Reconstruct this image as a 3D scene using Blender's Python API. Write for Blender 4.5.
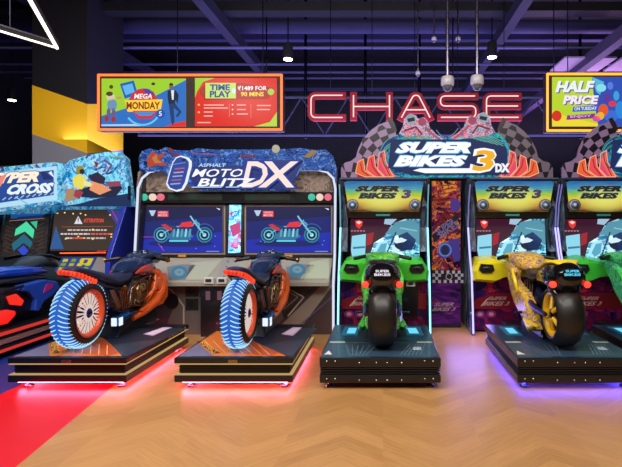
import bpy, math, random
from mathutils import Vector, Matrix
random.seed(4)
PI = math.pi
for o in list(bpy.data.objects): bpy.data.objects.remove(o)
sc = bpy.context.scene
COL = sc.collection
# ------------------------------------------------------------------ camera
F, CX, CY, H = 460.0, 383.0, 219.0, 1.41        # focal length in px, principal point, eye height
cd = bpy.data.cameras.new('camera'); cam = bpy.data.objects.new('camera', cd); COL.objects.link(cam)
cam.location = (0, 0, H); cam.rotation_euler = (PI/2, 0, 0)
cd.sensor_width = 36; cd.lens = F/622*36
cd.shift_x = -(CX-311)/622; cd.shift_y = (CY-233.5)/622
cd.clip_end = 100
sc.camera = cam
sc.view_settings.view_transform = 'Standard'; sc.view_settings.look = 'None'
sc.view_settings.gamma = 1; sc.view_settings.use_curve_mapping = False
sc.view_settings.exposure = 0.0
# ------------------------------------------------------------------ light
w = bpy.data.worlds.new('world'); sc.world = w; w.use_nodes = True
w.node_tree.nodes['Background'].inputs[0].default_value = (.30, .26, .45, 1)
w.node_tree.nodes['Background'].inputs[1].default_value = .12
def area(name, loc, rot, sx, sy, power, col):
    d = bpy.data.lights.new(name, 'AREA'); d.shape = 'RECTANGLE'; d.size = sx; d.size_y = sy
    d.energy = power; d.color = col
    o = bpy.data.objects.new(name, d); COL.objects.link(o); o.location = loc; o.rotation_euler = rot
    return o
area('ceiling_light_front', (-.5, 1.0, 4.4), (math.radians(18), 0, 0), 7, 2.0, 330, (1, .94, .86))
area('ceiling_light_left', (-3.4, 3.2, 4.3), (math.radians(12), 0, 0), 1.2, 2.2, 110, (1, .92, .84))
area('ceiling_light_cabinets', (0, 3.6, 4.3), (math.radians(40), 0, 0), 7, .6, 85, (1, .95, .95))
area('ceiling_wash_violet', (-.5, 7.6, 2.6), (math.radians(172), 0, 0), 9, 1.2, 210, (.42, .40, 1))
area('ceiling_wash_violet_rear', (1.5, 11.0, 2.6), (math.radians(175), 0, 0), 12, 1.5, 200, (.42, .38, 1))
area('ceiling_wash_right', (4.6, 10.5, 3.0), (math.radians(180), 0, 0), 2, 2.5, 80, (.85, .45, 1))

# ------------------------------------------------------------------ materials
def lin(c):
    if isinstance(c, str):
        c = c.lstrip('#'); c = tuple(int(c[i:i+2], 16)/255 for i in (0, 2, 4))
    return tuple((v/12.92 if v <= .04045 else ((v+.055)/1.055)**2.4) for v in c[:3])+(1,)
MATS = {}
KIND = {  # rough, metal, emission, spec/coat
    'plastic': (.32, 0, 0, .25), 'matte': (.75, 0, 0, 0), 'gloss': (.15, 0, 0, .6), 'metal': (.28, 1, 0, 0),
    'rubber': (.42, 0, 0, .12), 'paint': (.6, 0, 0, 0), 'print': (.35, 0, 0, .1),
    'screen': (.2, 0, 1.0, 0), 'backlit': (.4, 0, .95, 0), 'dimlit': (.4, 0, .5, 0), 'glow': (.4, 0, 2.2, 0), 'neon': (.4, 0, 5.0, 0), 'hot': (.4, 0, 14.0, 0), 'under': (.4, 0, 34.0, 0)}
def mat(kind):
    if kind in MATS: return MATS[kind]
    r, me, em, coat = KIND[kind]
    m = bpy.data.materials.new(kind); m.use_nodes = True; nt = m.node_tree; b = nt.nodes['Principled BSDF']
    a = nt.nodes.new('ShaderNodeAttribute'); a.attribute_name = 'Col'
    b.inputs['Roughness'].default_value = r; b.inputs['Metallic'].default_value = me
    if 'Coat Weight' in b.inputs: b.inputs['Coat Weight'].default_value = coat
    if em:
        nt.links.new(a.outputs['Color'], b.inputs['Emission Color']); b.inputs['Emission Strength'].default_value = em
        b.inputs['Base Color'].default_value = (.02, .02, .02, 1); b.inputs['Specular IOR Level'].default_value = .08
    else:
        n = nt.nodes.new('ShaderNodeTexNoise'); n.inputs['Scale'].default_value = 14; n.inputs['Detail'].default_value = 4
        tc = nt.nodes.new('ShaderNodeTexCoord'); nt.links.new(tc.outputs['Object'], n.inputs['Vector'])
        mr = nt.nodes.new('ShaderNodeMapRange'); mr.inputs[3].default_value = max(.05, r-.08); mr.inputs[4].default_value = r+.1
        nt.links.new(n.outputs['Fac'], mr.inputs[0]); nt.links.new(mr.outputs[0], b.inputs['Roughness'])
        nt.links.new(a.outputs['Color'], b.inputs['Base Color'])
    MATS[kind] = m; return m
def busy(name, pal, scale=6, emit=0, rough=.35, dist=2.5, stretch=(1, 1, 1), rot=0, metal=0):
    """printed artwork / mottled decals: warped shards coloured from a palette"""
    m = bpy.data.materials.new(name); m.use_nodes = True; nt = m.node_tree; b = nt.nodes['Principled BSDF']; L = nt.links.new
    tc = nt.nodes.new('ShaderNodeTexCoord'); mp = nt.nodes.new('ShaderNodeMapping')
    mp.inputs['Scale'].default_value = stretch; mp.inputs['Rotation'].default_value = (0, rot, 0)
    n = nt.nodes.new('ShaderNodeTexNoise'); n.inputs['Scale'].default_value = scale*.6; n.inputs['Detail'].default_value = 3
    L(tc.outputs['Object'], mp.inputs[0]); L(mp.outputs[0], n.inputs['Vector'])
    ad = nt.nodes.new('ShaderNodeMix'); ad.data_type = 'RGBA'; ad.blend_type = 'LINEAR_LIGHT'; ad.inputs[0].default_value = .12*dist
    L(mp.outputs[0], ad.inputs[6]); L(n.outputs['Color'], ad.inputs[7])
    vo = nt.nodes.new('ShaderNodeTexVoronoi'); vo.inputs['Scale'].default_value = scale*1.6; L(ad.outputs[2], vo.inputs['Vector'])
    sp = nt.nodes.new('ShaderNodeSeparateColor'); L(vo.outputs['Color'], sp.inputs[0])
    mx = nt.nodes.new('ShaderNodeMix'); mx.inputs[0].default_value = .45; L(sp.outputs[0], mx.inputs[2])
    n2 = nt.nodes.new('ShaderNodeTexNoise'); n2.inputs['Scale'].default_value = scale*1.3; n2.inputs['Detail'].default_value = 4; L(ad.outputs[2], n2.inputs['Vector'])
    st = nt.nodes.new('ShaderNodeMapRange'); st.inputs[1].default_value = .3; st.inputs[2].default_value = .7; L(n2.outputs['Fac'], st.inputs[0]); L(st.outputs[0], mx.inputs[3])
    cr = nt.nodes.new('ShaderNodeValToRGB'); e = cr.color_ramp; N = len(pal)
    while len(e.elements) < N: e.elements.new(.5)
    for i, c in enumerate(pal): e.elements[i].position = .12+.76*i/(N-1); e.elements[i].color = lin(c)
    L(mx.outputs[0], cr.inputs[0]); L(cr.outputs[0], b.inputs['Base Color'])
    b.inputs['Roughness'].default_value = rough; b.inputs['Metallic'].default_value = metal
    if emit:
        L(cr.outputs[0], b.inputs['Emission Color']); b.inputs['Emission Strength'].default_value = emit; b.inputs['Specular IOR Level'].default_value = .15
    MATS[name] = m; return name

# ------------------------------------------------------------------ mesh builder
TXT = {}
def text_mesh(s, off=.02):
    k = (s, off)
    if k not in TXT:
        c = bpy.data.curves.new('t', 'FONT'); c.body = s; c.offset = off; c.resolution_u = 2; c.fill_mode = 'FRONT'
        c.dimensions = '2D'
        o = bpy.data.objects.new('t', c); COL.objects.link(o); bpy.context.view_layer.update()
        me = bpy.data.meshes.new_from_object(o.evaluated_get(bpy.context.evaluated_depsgraph_get()))
        vs = [(v.co.x, v.co.y) for v in me.vertices]; fs = [tuple(p.vertices) for p in me.polygons]
        x0 = min(v[0] for v in vs); x1 = max(v[0] for v in vs); y0 = min(v[1] for v in vs); y1 = max(v[1] for v in vs)
        TXT[k] = ([((x-x0)/(x1-x0), (y-y0)/(y1-y0)) for x, y in vs], fs)
        bpy.data.objects.remove(o); bpy.data.curves.remove(c); bpy.data.meshes.remove(me)
    return TXT[k]
def W(px, py, Y): return Vector(((px-CX)*Y/F, Y, H+(CY-py)*Y/F))
class MB:
    def __init__(s, mat='plastic', col='#222222', off=(0, 0, 0), ang=0):
        s.v = []; s.f = []; s.m = []; s.c = []; s.sm = []; s.mat = mat; s.col = col; s.off = Vector(off)
    def set(s, mat=None, col=None):
        if mat: s.mat = mat
        if col: s.col = col
        return s
    def _f(s, idx, sm=False, mat=None, col=None):
        s.f.append(tuple(idx)); s.m.append(mat or s.mat); s.c.append(lin(col or s.col)); s.sm.append(sm)
    def add(s, vs, fs, sm=False, mat=None, col=None):
        b = len(s.v); s.v += [Vector(p)+s.off for p in vs]
        for f in fs: s._f([i+b for i in f], sm, mat, col)
        return s
    def box(s, x0, x1, y0, y1, z0, z1, **k):
        v = [(x, y, z) for z in (z0, z1) for y in (y0, y1) for x in (x0, x1)]
        return s.add(v, [(0, 2, 3, 1), (4, 5, 7, 6), (0, 1, 5, 4), (2, 6, 7, 3), (0, 4, 6, 2), (1, 3, 7, 5)], **k)
    def hexa(s, p, **k):   # 8 points: bottom 4 ccw, top 4 ccw
        return s.add(p, [(3, 2, 1, 0), (4, 5, 6, 7), (0, 1, 5, 4), (1, 2, 6, 5), (2, 3, 7, 6), (3, 0, 4, 7)], **k)
    def prism(s, pts, axis, a, b, **k):  # polygon in the plane normal to axis, extruded a..b
        n = len(pts)
        def P(u, v, t): return (t, u, v) if axis == 'x' else ((u, t, v) if axis == 'y' else (u, v, t))
        vs = [P(u, v, a) for u, v in pts]+[P(u, v, b) for u, v in pts]
        return s.add(vs, [tuple(range(n-1, -1, -1)), tuple(range(n, 2*n))]+[(i, (i+1) % n, n+(i+1) % n, n+i) for i in range(n)], **k)
    def rings(s, rs, close=True, sm=True, caps=True, loop=False, **k):
        n = len(rs[0]); vs = [p for r in rs for p in r]; fs = []; m = len(rs)
        for j in range(m if loop else m-1):
            a, b = j*n, ((j+1) % m)*n
            for i in range(n if close else n-1):
                fs.append((a+i, a+(i+1) % n, b+(i+1) % n, b+i))
        s.add(vs, fs, sm=sm, **k)
        if caps and not loop:
            s.add(rs[0], [tuple(range(n-1, -1, -1))], **k); s.add(rs[-1], [tuple(range(n))], **k)
        return s
    def tube(s, pts, r, seg=8, **k):
        pts = [Vector(p) for p in pts]; rs = []; n = len(pts)
        rr = r if isinstance(r, (list, tuple)) else [r]*n
        up = None
        for i, p in enumerate(pts):
            t = (pts[min(i+1, n-1)]-pts[max(i-1, 0)])
            if t.length < 1e-9: t = Vector((0, 0, 1))
            t.normalize()
            if up is None: up = Vector((0, 0, 1)) if abs(t.z) < .9 else Vector((1, 0, 0))
            x = t.cross(up); x.normalize(); y = x.cross(t); up = y
            rs.append([p+(x*math.cos(a)+y*math.sin(a))*rr[i] for a in [2*PI*q/seg for q in range(seg)]])
        return s.rings(rs, **k)
    def cyl(s, p, q, r, seg=20, **k): return s.tube([p, q], r, seg, **k)
    def lathe(s, c, axis, prof, seg=32, sm=True, caps=True, **k):  # prof: (radius, offset along axis)
        c = Vector(c); rs = []
        for r, h in prof:
            ring = []
            for q in range(seg):
                a = 2*PI*q/seg; u, v = math.cos(a)*r, math.sin(a)*r
                ring.append(c+(Vector((h, u, v)) if axis == 'x' else Vector((u, h, v)) if axis == 'y' else Vector((u, v, h))))
            rs.append(ring)
        return s.rings(rs, sm=sm, caps=caps, **k)
    def loft(s, secs, seg=20, **k):  # secs: (x, y, z, halfwidth, halfheight, power) rings in the xz plane
        rs = []
        for x, y, z, a, b, p in secs:
            ring = []
            for q in range(seg):
                t = 2*PI*q/seg; cc, ss = math.cos(t), math.sin(t)
                ring.append((x+a*math.copysign(abs(cc)**(2/p), cc), y, z+b*math.copysign(abs(ss)**(2/p), ss)))
            rs.append(ring)
        return s.rings(rs, **k)
    # ---- artwork on an upright frontal panel at depth Y, given by where it is seen; L = layer
    def P(s, px, py): return ((px-CX)*s.Y/F, H+(CY-py)*s.Y/F)
    def on(s, Y=6, tilt=None, flat=None): s.Y = Y; s.tilt = tilt; s.flat = flat; return s
    def _place(s, px, py, L):
        k = (CY-py)/F; u = (px-CX)/F
        if s.flat is not None:                       # lying on a level surface at height flat
            t = (s.flat-H)/k; return (u*t, t, s.flat+.0004*L)
        if s.tilt:                                   # on a surface leaning back: y = Y + (z-z0)*slope
            z0, sl = s.tilt; t = (s.Y+(H-z0)*sl)/(1-k*sl)
            return (u*t, t-.0025*L, H+k*t+.0015*L*min(sl, 1))
        return (u*s.Y, s.Y-.0025*L, H+k*s.Y)
    def poly(s, pts, col, L=0, mat=None, th=0):
        n = len(pts); vs = [s._place(u, v, L) for u, v in pts]
        ar = sum(pts[i][0]*pts[(i+1) % n][1]-pts[(i+1) % n][0]*pts[i][1] for i in range(n))
        if ar > 0: vs = vs[::-1]
        if th:
            vb = [(x, y+th, z) for x, y, z in vs]
            s.add(vs+vb, [tuple(range(n)), tuple(range(2*n-1, n-1, -1))]+[(i, n+i, n+(i+1) % n, (i+1) % n) for i in range(n)], mat=mat, col=col)
        else: s.add(vs, [tuple(range(n))], mat=mat, col=col)
        return s
    def rect(s, x0, x1, y0, y1, col, L=0, **k): return s.poly([(x0, y0), (x1, y0), (x1, y1), (x0, y1)], col, L, **k)
    def ell(s, cx, cy, rx, ry, col, L=0, n=20, **k):
        return s.poly([(cx+rx*math.cos(2*PI*i/n), cy+ry*math.sin(2*PI*i/n)) for i in range(n)], col, L, **k)
    def line(s, pts, w, col, L=0, **k):
        for (x0, y0), (x1, y1) in zip(pts, pts[1:]):
            d = math.hypot(x1-x0, y1-y0) or 1; nx, ny = -(y1-y0)/d*w/2, (x1-x0)/d*w/2
            s.poly([(x0+nx, y0+ny), (x1+nx, y1+ny), (x1-nx, y1-ny), (x0-nx, y0-ny)], col, L, **k)
        return s
    def ring(s, cx, cy, r, w, col, L=0, n=18, a0=0, a1=2*PI, sy=1, **k):
        return s.line([(cx+r*math.cos(a0+(a1-a0)*i/n), cy+r*sy*math.sin(a0+(a1-a0)*i/n)) for i in range(n+1)], w, col, L, **k)
    def text(s, t, x0, x1, y0, y1, col, L=1, shear=0, off=.02, rot=0, mat=None, th=0):
        vs, fs = text_mesh(t, off); mx, my = (x0+x1)/2, (y0+y1)/2; out = []
        ca, sa = math.cos(rot), math.sin(rot)
        for u, v in vs:
            px = x0+u*(x1-x0)+(v-.5)*shear; py = y1+v*(y0-y1)
            dx, dy = px-mx, py-my
            out.append(s._place(mx+dx*ca-dy*sa, my+dx*sa+dy*ca, L))
        return s.add(out, fs, mat=mat, col=col)
    def build(s, name, parent=None, bevel=0, seg=2):
        me = bpy.data.meshes.new(name)
        base = parent_loc(parent) if parent else Vector((0, 0, 0))
        if not parent:
            xs = [v.x for v in s.v]; ys = [v.y for v in s.v]
            base = Vector(((min(xs)+max(xs))/2, (min(ys)+max(ys))/2, min(v.z for v in s.v)))
        me.from_pydata([tuple(v-base) for v in s.v], [], s.f)
        names = []
        for m in s.m:
            if m not in names: names.append(m)
        for m in names: me.materials.append(mat(m) if m in KIND else MATS[m])
        ca = me.color_attributes.new('Col', 'FLOAT_COLOR', 'CORNER')
        data = []
        for i, p in enumerate(me.polygons):
            p.material_index = names.index(s.m[i]); p.use_smooth = s.sm[i]
            data += list(s.c[i])*p.loop_total
        ca.data.foreach_set('color', data)
        me.update()
        o = bpy.data.objects.new(name, me); COL.objects.link(o)
        if parent: o.parent = parent; WL[o.name] = base
        else: o.location = base
        if bevel:
            b = o.modifiers.new('bevel', 'BEVEL'); b.width = bevel; b.segments = seg; b.limit_method = 'ANGLE'; b.angle_limit = .6
        return o
WL = {}
def parent_loc(p): return WL.get(p.name, p.location)
def thing(name, label, cat, loc, group=None):
    o = bpy.data.objects.new(name, None); COL.objects.link(o); o.location = loc; o.empty_display_size = .1
    WL[o.name] = Vector(loc); o['label'] = label; o['category'] = cat
    if group: o['group'] = group
    return o
def tag(o, label, cat, group=None):
    o['label'] = label; o['category'] = cat
    if group: o['group'] = group
    return o
def struct(o): o['kind'] = 'structure'; return o

# ------------------------------------------------------------------ floor, walls, ceiling
def node_mat(name):
    m = bpy.data.materials.new(name); m.use_nodes = True; MATS[name] = m
    return m, m.node_tree, m.node_tree.nodes['Principled BSDF']
m, nt, b = node_mat('floor_finish')
def N(t, **k):
    n = nt.nodes.new(t)
    for a, v in k.items(): setattr(n, a, v)
    return n
def math_(op, a, b_=None, c=None):
    n = N('ShaderNodeMath', operation=op)
    for i, v in enumerate((a, b_, c)):
        if v is None: continue
        if isinstance(v, (int, float)): n.inputs[i].default_value = v
        else: nt.links.new(v, n.inputs[i])
    return n.outputs[0]
geo = N('ShaderNodeNewGeometry'); sp = N('ShaderNodeSeparateXYZ'); nt.links.new(geo.outputs['Position'], sp.inputs[0])
X, Y_ = sp.outputs[0], sp.outputs[1]
# chevron parquet: planks 0.13 wide, columns 0.62 wide
t = math_('PINGPONG', math_('ADD', X, .25), .62); v = math_('ADD', Y_, math_('MULTIPLY', t, .75))
idx = math_('FLOOR', math_('DIVIDE', v, .15)); col = math_('FLOOR', math_('DIVIDE', X, .62))
cmb = N('ShaderNodeCombineXYZ'); nt.links.new(idx, cmb.inputs[0]); nt.links.new(col, cmb.inputs[1])
wn = N('ShaderNodeTexWhiteNoise', noise_dimensions='2D'); nt.links.new(cmb.outputs[0], wn.inputs['Vector'])
cg = N('ShaderNodeCombineXYZ'); nt.links.new(math_('MULTIPLY', v, 60), cg.inputs[0]); nt.links.new(math_('MULTIPLY', t, 5), cg.inputs[1]); nt.links.new(idx, cg.inputs[2])
gn = N('ShaderNodeTexNoise'); gn.inputs['Scale'].default_value = 1; gn.inputs['Detail'].default_value = 4; nt.links.new(cg.outputs[0], gn.inputs['Vector'])
fac = math_('ADD', math_('MULTIPLY', wn.outputs['Value'], .22), math_('MULTIPLY', gn.outputs['Fac'], .75))
cr = N('ShaderNodeValToRGB'); cr.color_ramp.elements[0].position = .15; cr.color_ramp.elements[1].position = .85
cr.color_ramp.elements[0].color = lin('#96693a'); cr.color_ramp.elements[1].color = lin('#c8965e'); nt.links.new(fac, cr.inputs[0])
joint = math_('LESS_THAN', math_('FRACT', math_('DIVIDE', v, .15)), .025)
mxj = N('ShaderNodeMix', data_type='RGBA'); nt.links.new(math_('MULTIPLY', joint, .12), mxj.inputs[0]); nt.links.new(cr.outputs[0], mxj.inputs[6]); mxj.inputs[7].default_value = lin('#4a2c18')
# red carpet tiles to the left, blue beyond
edge = math_('LESS_THAN', math_('ADD', X, math_('MULTIPLY', math_('SUBTRACT', Y_, 2.6), .15)), -2.085)
mr_ = N('ShaderNodeMix', data_type='RGBA'); nt.links.new(edge, mr_.inputs[0]); nt.links.new(mxj.outputs[2], mr_.inputs[6]); mr_.inputs[7].default_value = lin('#d0121e')
blue = math_('LESS_THAN', X, -3.08)
mb_ = N('ShaderNodeMix', data_type='RGBA'); nt.links.new(blue, mb_.inputs[0]); nt.links.new(mr_.outputs[2], mb_.inputs[6]); mb_.inputs[7].default_value = lin('#16307c')
nt.links.new(mb_.outputs[2], b.inputs['Base Color'])
nt.links.new(math_('ADD', math_('MULTIPLY', gn.outputs['Fac'], .14), .27), b.inputs['Roughness'])
f_ = MB('floor_finish'); f_.box(-9, 9, -3, 13, -.1, 0); struct(f_.build('floor'))
MB_dark = MB('matte', '#0b0a12'); MB_dark.box(-9, 9, 13, 13.2, 0, 6.2); struct(MB_dark.build('wall_back'))
c_ = MB('matte', '#15141f'); c_.box(-9, 9, -3, 13.2, 6.0, 6.2); struct(c_.build('ceiling'))
for nm, xx in (('wall_left', -9.2), ('wall_right', 9)):
    q = MB('matte', '#15131c'); q.box(xx, xx+.2, -3, 13.2, 0, 6.2); struct(q.build(nm))
q = MB('matte', '#3a3634'); q.box(-9.2, 9.2, -3.2, -3, 0, 6.2); struct(q.build('wall_front'))
# dark ceiling steelwork
bm = MB('paint', '#3e3c58')
def xbeam(py, th, Y, x0=-8.9, x1=8.9, dep=.2, col='#3e3c58', mat='paint', name=None, label='', cat='beam'):
    z = H+(CY-py)*Y/F; t_ = th*Y/F; m_ = MB(mat, col)
    m_.box(x0, x1, Y, Y+dep, z-t_/2, z+t_/2)
    return m_, z
for k, (py, th, Y, dep, colr) in enumerate([(36, 7, 9.6, .15, '#43416a'), (47.5, 1.6, 8.6, .05, '#6c6aa0'), (64, 1.4, 9.6, .05, '#5c5a88'), (72, 1.4, 10.4, .05, '#55537c'),
                             (78, 1.2, 11.4, .05, '#55537c'), (89, 2.5, 12.0, .08, '#3a385a'), (6, 9, 7.6, .25, '#14131c')]):
    m_, z = xbeam(py, th, Y, dep=dep, col=colr)
    o = m_.build('ceiling_beam' if th > 3 else 'ceiling_conduit')
    tag(o, ['wide violet steel beam across the ceiling just below the big round duct', 'pale conduit right below the wide violet beam, crossing above the signs',
            'thin dim conduit crossing level with the ceiling spotlights', 'second thin conduit, a little lower than the spotlights',
            'lowest thin bare conduit crossing above the red neon letters', 'dark rail crossing just behind the top of the red neon letters',
            'near-black steel beam along the very top of the picture'][k], 'beam' if th > 3 else 'pipe')
# round duct
m_ = MB('paint', '#4a4870'); z = H+(CY-20)*8.6/F
m_.tube([(-8.9, 8.9, z), (8.9, 8.9, z)], .13, 16)
tag(m_.build('air_duct'), 'long violet-lit round air duct across the top of the room', 'duct')
for x in (-7.2, -5.0, -2.6, -.35, 2.2, 4.5): pass
for k, (x, z, w_) in enumerate([(-2.75, 4.75, .16), (2.15, 4.75, .16), (-5.6, 4.9, .16), (5.3, 4.6, .22), (3.75, 4.3, .16), (6.9, 4.4, .22)]):
    m_ = MB('paint', '#2e2c44' if k < 4 else '#4a3d5a'); m_.box(x-w_/2, x+w_/2, 5.5, 12.9, z-.1, z+.1)
    tag(m_.build('ceiling_joist'), ['steel joist running back above the two red-framed boards, left of the neon letters', 'steel joist running back above the right end of the neon letters',
        'steel joist running back at the far left above the yellow column', 'wide steel joist running back above the right-hand board', 'pinkish joist running back just left of the right-hand board', 'wide pinkish joist at the far right corner of the ceiling'][k], 'beam')
# pink-lit ceiling panels upper right
for k, (x, Y) in enumerate([(3.3, 8.35), (4.35, 8.35), (5.4, 8.35)]):
    m_ = MB('paint', '#b09aae'); m_.box(x, x+.95, Y, Y+.75, 4.33, 4.36)
    tag(m_.build('ceiling_panel'), ['pinkish ceiling panel nearest the neon letters, above the right board', 'middle pinkish ceiling panel above the right board', 'pinkish ceiling panel at the far right above the right board'][k], 'panel')

# column, painted in diagonals of yellow and grey
m, nt, b = node_mat('column_paint')
geo = N('ShaderNodeNewGeometry'); sp = N('ShaderNodeSeparateXYZ'); nt.links.new(geo.outputs['Position'], sp.inputs[0])
xx = math_('SUBTRACT', sp.outputs[0], -4.63); yy = math_('SUBTRACT', sp.outputs[1], 7.2)
side = math_('GREATER_THAN', xx, -.002)
zlo = math_('ADD', 2.44, math_('ADD', math_('MULTIPLY', math_('MULTIPLY', xx, -.345), math_('SUBTRACT', 1, side)), math_('MULTIPLY', math_('MULTIPLY', yy, .2), side)))
zhi = math_('ADD', 3.21, math_('ADD', math_('MULTIPLY', math_('MULTIPLY', xx, -.345), math_('SUBTRACT', 1, side)), math_('MULTIPLY', math_('MULTIPLY', yy, .25), side)))
mA = N('ShaderNodeMix', data_type='RGBA'); nt.links.new(math_('GREATER_THAN', sp.outputs[2], zlo), mA.inputs[0]); mA.inputs[6].default_value = lin('#8d8c9c'); mA.inputs[7].default_value = lin('#ffc414')
mB = N('ShaderNodeMix', data_type='RGBA'); nt.links.new(math_('GREATER_THAN', sp.outputs[2], zhi), mB.inputs[0]); nt.links.new(mA.outputs[2], mB.inputs[6]); mB.inputs[7].default_value = lin('#17151f')
nt.links.new(mB.outputs[2], b.inputs['Base Color']); b.inputs['Roughness'].default_value = .6
q = MB('column_paint'); q.box(-5.49, -4.63, 7.2, 8.2, 0, 6.0); q = q.build('column'); struct(q)
# low partition behind, far left
q = MB('matte', '#8a7a72'); q.box(-8.9, -6.0, 9.0, 9.15, 0, 2.45)
tag(q.build('partition_wall'), 'dusty brown low wall behind the far left cabinet, left of the yellow column', 'wall')

# ------------------------------------------------------------------ ceiling lamps
def rod(x, y, z0, z1, r=.012, col='#2b2a38', parent=None, name='rod'):
    m_ = MB('metal', col); m_.cyl((x, y, z0), (x, y, z1), r, 8); return m_.build(name, parent)
for k, (px, py, Y) in enumerate([(288, 59, 8.0), (492, 57, 8.0), (12, 100, 10.5), (79/1, 47, 10)][:3]):
    p = W(px, py, Y)
    t = thing('spotlight', ['ceiling spotlight above the right end of the left display boards', 'ceiling spotlight above the last neon letter', 'ceiling spotlight far back at the left edge'][k], 'lamp', (p.x, p.y, p.z), 'ceiling spotlights')
    m_ = MB('matte', '#16151c'); m_.lathe((p.x, p.y, p.z), 'z', [(.085, 0), (.085, .24), (.06, .27)], 20); m_.build('lamp_housing', t)
    m_ = MB('hot', '#fff2dd'); m_.lathe((p.x, p.y, p.z-.012), 'z', [(.001, -.01), (.05, -.008), (.075, 0), (.075, .01)], 20); m_.build('lens', t)
    rod(p.x, p.y, p.z+.27, 5.99, .01, parent=t, name='suspension_rod')
t = thing('led_line_light', 'white V-shaped strip light on the ceiling at the upper left', 'lamp', W(57, 48, 5))
a = W(57, 48, 5); zL = a.z
def hz(px, py): Y = (zL-H)*F/(CY-py); return Vector(((px-CX)*Y/F, Y, zL))
for k, (s0, s1, r) in enumerate([((57, 48), (18, -21), .017), ((57, 48), (-30, 22), .011)]):
    p0, p1 = hz(*s0), hz(*s1)
    m_ = MB('glow', '#fff3e2'); m_.tube([p0, p1], r, 8); m_.build('light_tube', t)
    m_ = MB('matte', '#202028'); m_.tube([p0+Vector((0, 0, .045)), p1+Vector((0, 0, .045))], .025, 4, sm=False); m_.build('channel', t)
for pt in (hz(30, 0), hz(10, 34.5)): rod(pt.x, pt.y, pt.z+.06, 5.99, .006, parent=t, name='suspension_wire')
# hanging dome cameras on long poles
for k, (px, py, Y, big) in enumerate([(447.5, 84, 6.6, 1), (477, 83, 6.6, 1), (418, 74, 7.5, 0), (434, 40, 7.5, 0), (458, 40, 7.5, 0)]):
    p = W(px, py, Y)
    s = 1.0 if big else .42
    t = thing('hanging_camera' if big else 'ceiling_sensor', ['white dome camera on a pole, the left of the pair above the neon letter S', 'white dome camera on a pole, the right of the pair by the last neon letter',
               'small white sensor hanging over the neon letter A', 'small white sensor high up just left of the left camera pole', 'small white sensor high up between the two camera poles'][k], 'camera' if big else 'sensor', (p.x, p.y, p.z))
    m_ = MB('plastic', '#cfc9cf'); m_.lathe((p.x, p.y, p.z), 'z', [(.035*s, .12*s), (.085*s, .10*s), (.095*s, .06*s), (.095*s, -.01*s), (.08*s, -.03*s)], 20); m_.build('camera_body' if big else 'sensor_body', t)
    m_ = MB('gloss', '#6b6870'); m_.lathe((p.x, p.y, p.z-.03*s), 'z', [(.075*s, 0), (.065*s, -.045*s), (.035*s, -.075*s), (.001, -.085*s)], 20); m_.build('dome', t)
    rod(p.x, p.y, p.z+.1*s, 5.99, .024 if big else .01, col='#9b94a6', parent=t, name='pole')
# thin vertical hangers
for k, (px, Y, ybot) in enumerate([(176, 6.95, 73), (262, 6.95, 73), (569, 6.95, 72), (555, 6.95, 72)]):
    p = W(px, ybot, Y); q = rod(p.x, p.y+.05, p.z, 5.99, .008, '#33324a', name='hanger_rod')
    tag(q, ['thin rod holding up the middle of the left display board', 'thin rod holding up the right end of the left display board', 'inner one of two thin rods above the right display board', 'outer one of two thin rods, above the left corner of the right display board'][k], 'rod')
# truss behind the neon letters
t = thing('lighting_truss', 'dark lattice truss running behind the red neon letters', 'truss', (0, 7.9, 2.7))
za, zb = 2.85, 3.5
for z in (za, zb):
    m_ = MB('matte', '#2c2a42'); m_.tube([(-4.2, 7.9, z), (8.5, 7.9, z)], .025, 8); m_.build('chord', t)
m_ = MB('matte', '#2a2840'); x = -4.2
while x < 8.3:
    m_.tube([(x, 7.9, za), (x+.4, 7.9, zb)], .014, 6); m_.tube([(x+.4, 7.9, zb), (x+.8, 7.9, za)], .014, 6); x += .8
m_.build('lattice', t)
for x in (-2.0, 1.2, 4.4): rod(x, 7.9, zb, 5.99, .012, parent=t, name='hanger')
for k, (x, y) in enumerate([(-1.53, 9.1), (-.35, 9.1), (.72, 9.1), (3.9, 9.1)]):
    q = rod(x, y, 3.0, 5.99, .03, '#20203a', name='drop_pipe')
    tag(q, ['vertical pipe dropping behind the first neon letter', 'vertical pipe dropping behind the second neon letter', 'vertical pipe dropping behind the third neon letter', 'vertical pipe dropping left of the right display board'][k], 'pipe')

# ------------------------------------------------------------------ display boards
def frame_rect(mb, x0, x1, y0, y1, Y, r, off=(0, 0, 0)):
    pts = [W(x0, y0, Y), W(x1, y0, Y), W(x1, y1, Y), W(x0, y1, Y)]
    for a_, b_ in zip(pts, pts[1:]+pts[:1]): mb.tube([a_, b_], r, 8)
    for p in pts: mb.lathe(p, 'z', [(.001, -r), (r, -r*.5), (r, r*.5), (.001, r)], 8)
    return mb
YS = 6.9
t = thing('display_board', 'wide orange-framed hanging board with two lit advert screens, beside the yellow column', 'sign', W(190, 131, YS))
m_ = MB('paint', '#1b0c10'); m_.on(YS).rect(97, 283, 73.5, 131, '#2a0d10', th=.14); m_.build('casing', t, bevel=.01)
m_ = MB('hot', '#ff5a20'); m_.set('glow', '#ff6a30'); frame_rect(m_, 98.5, 281.5, 75, 129.5, YS-.025, .018); m_.build('neon_frame', t)
m_ = MB('screen', '#ffffff').on(YS-.012)
m_.rect(101.5, 186, 78.5, 127, '#9fd12c')
m_.poly([(101.5, 116), (140, 104), (186, 80), (186, 127), (101.5, 127)], '#2b6fc4', 1)
m_.poly([(165, 127), (175, 123), (186, 121), (186, 127)], '#e22a2c', 2)
m_.poly([(101.5, 124.5), (141, 124), (141, 126), (101.5, 126)], '#b7d4f2', 2)
m_.poly([(120, 84), (134, 80.5), (138, 94), (125, 99)], '#1f5fb6', 2); m_.poly([(122.5, 86), (132.5, 83.5), (135, 92), (126, 95.5)], '#5fb4f0', 3)
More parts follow.
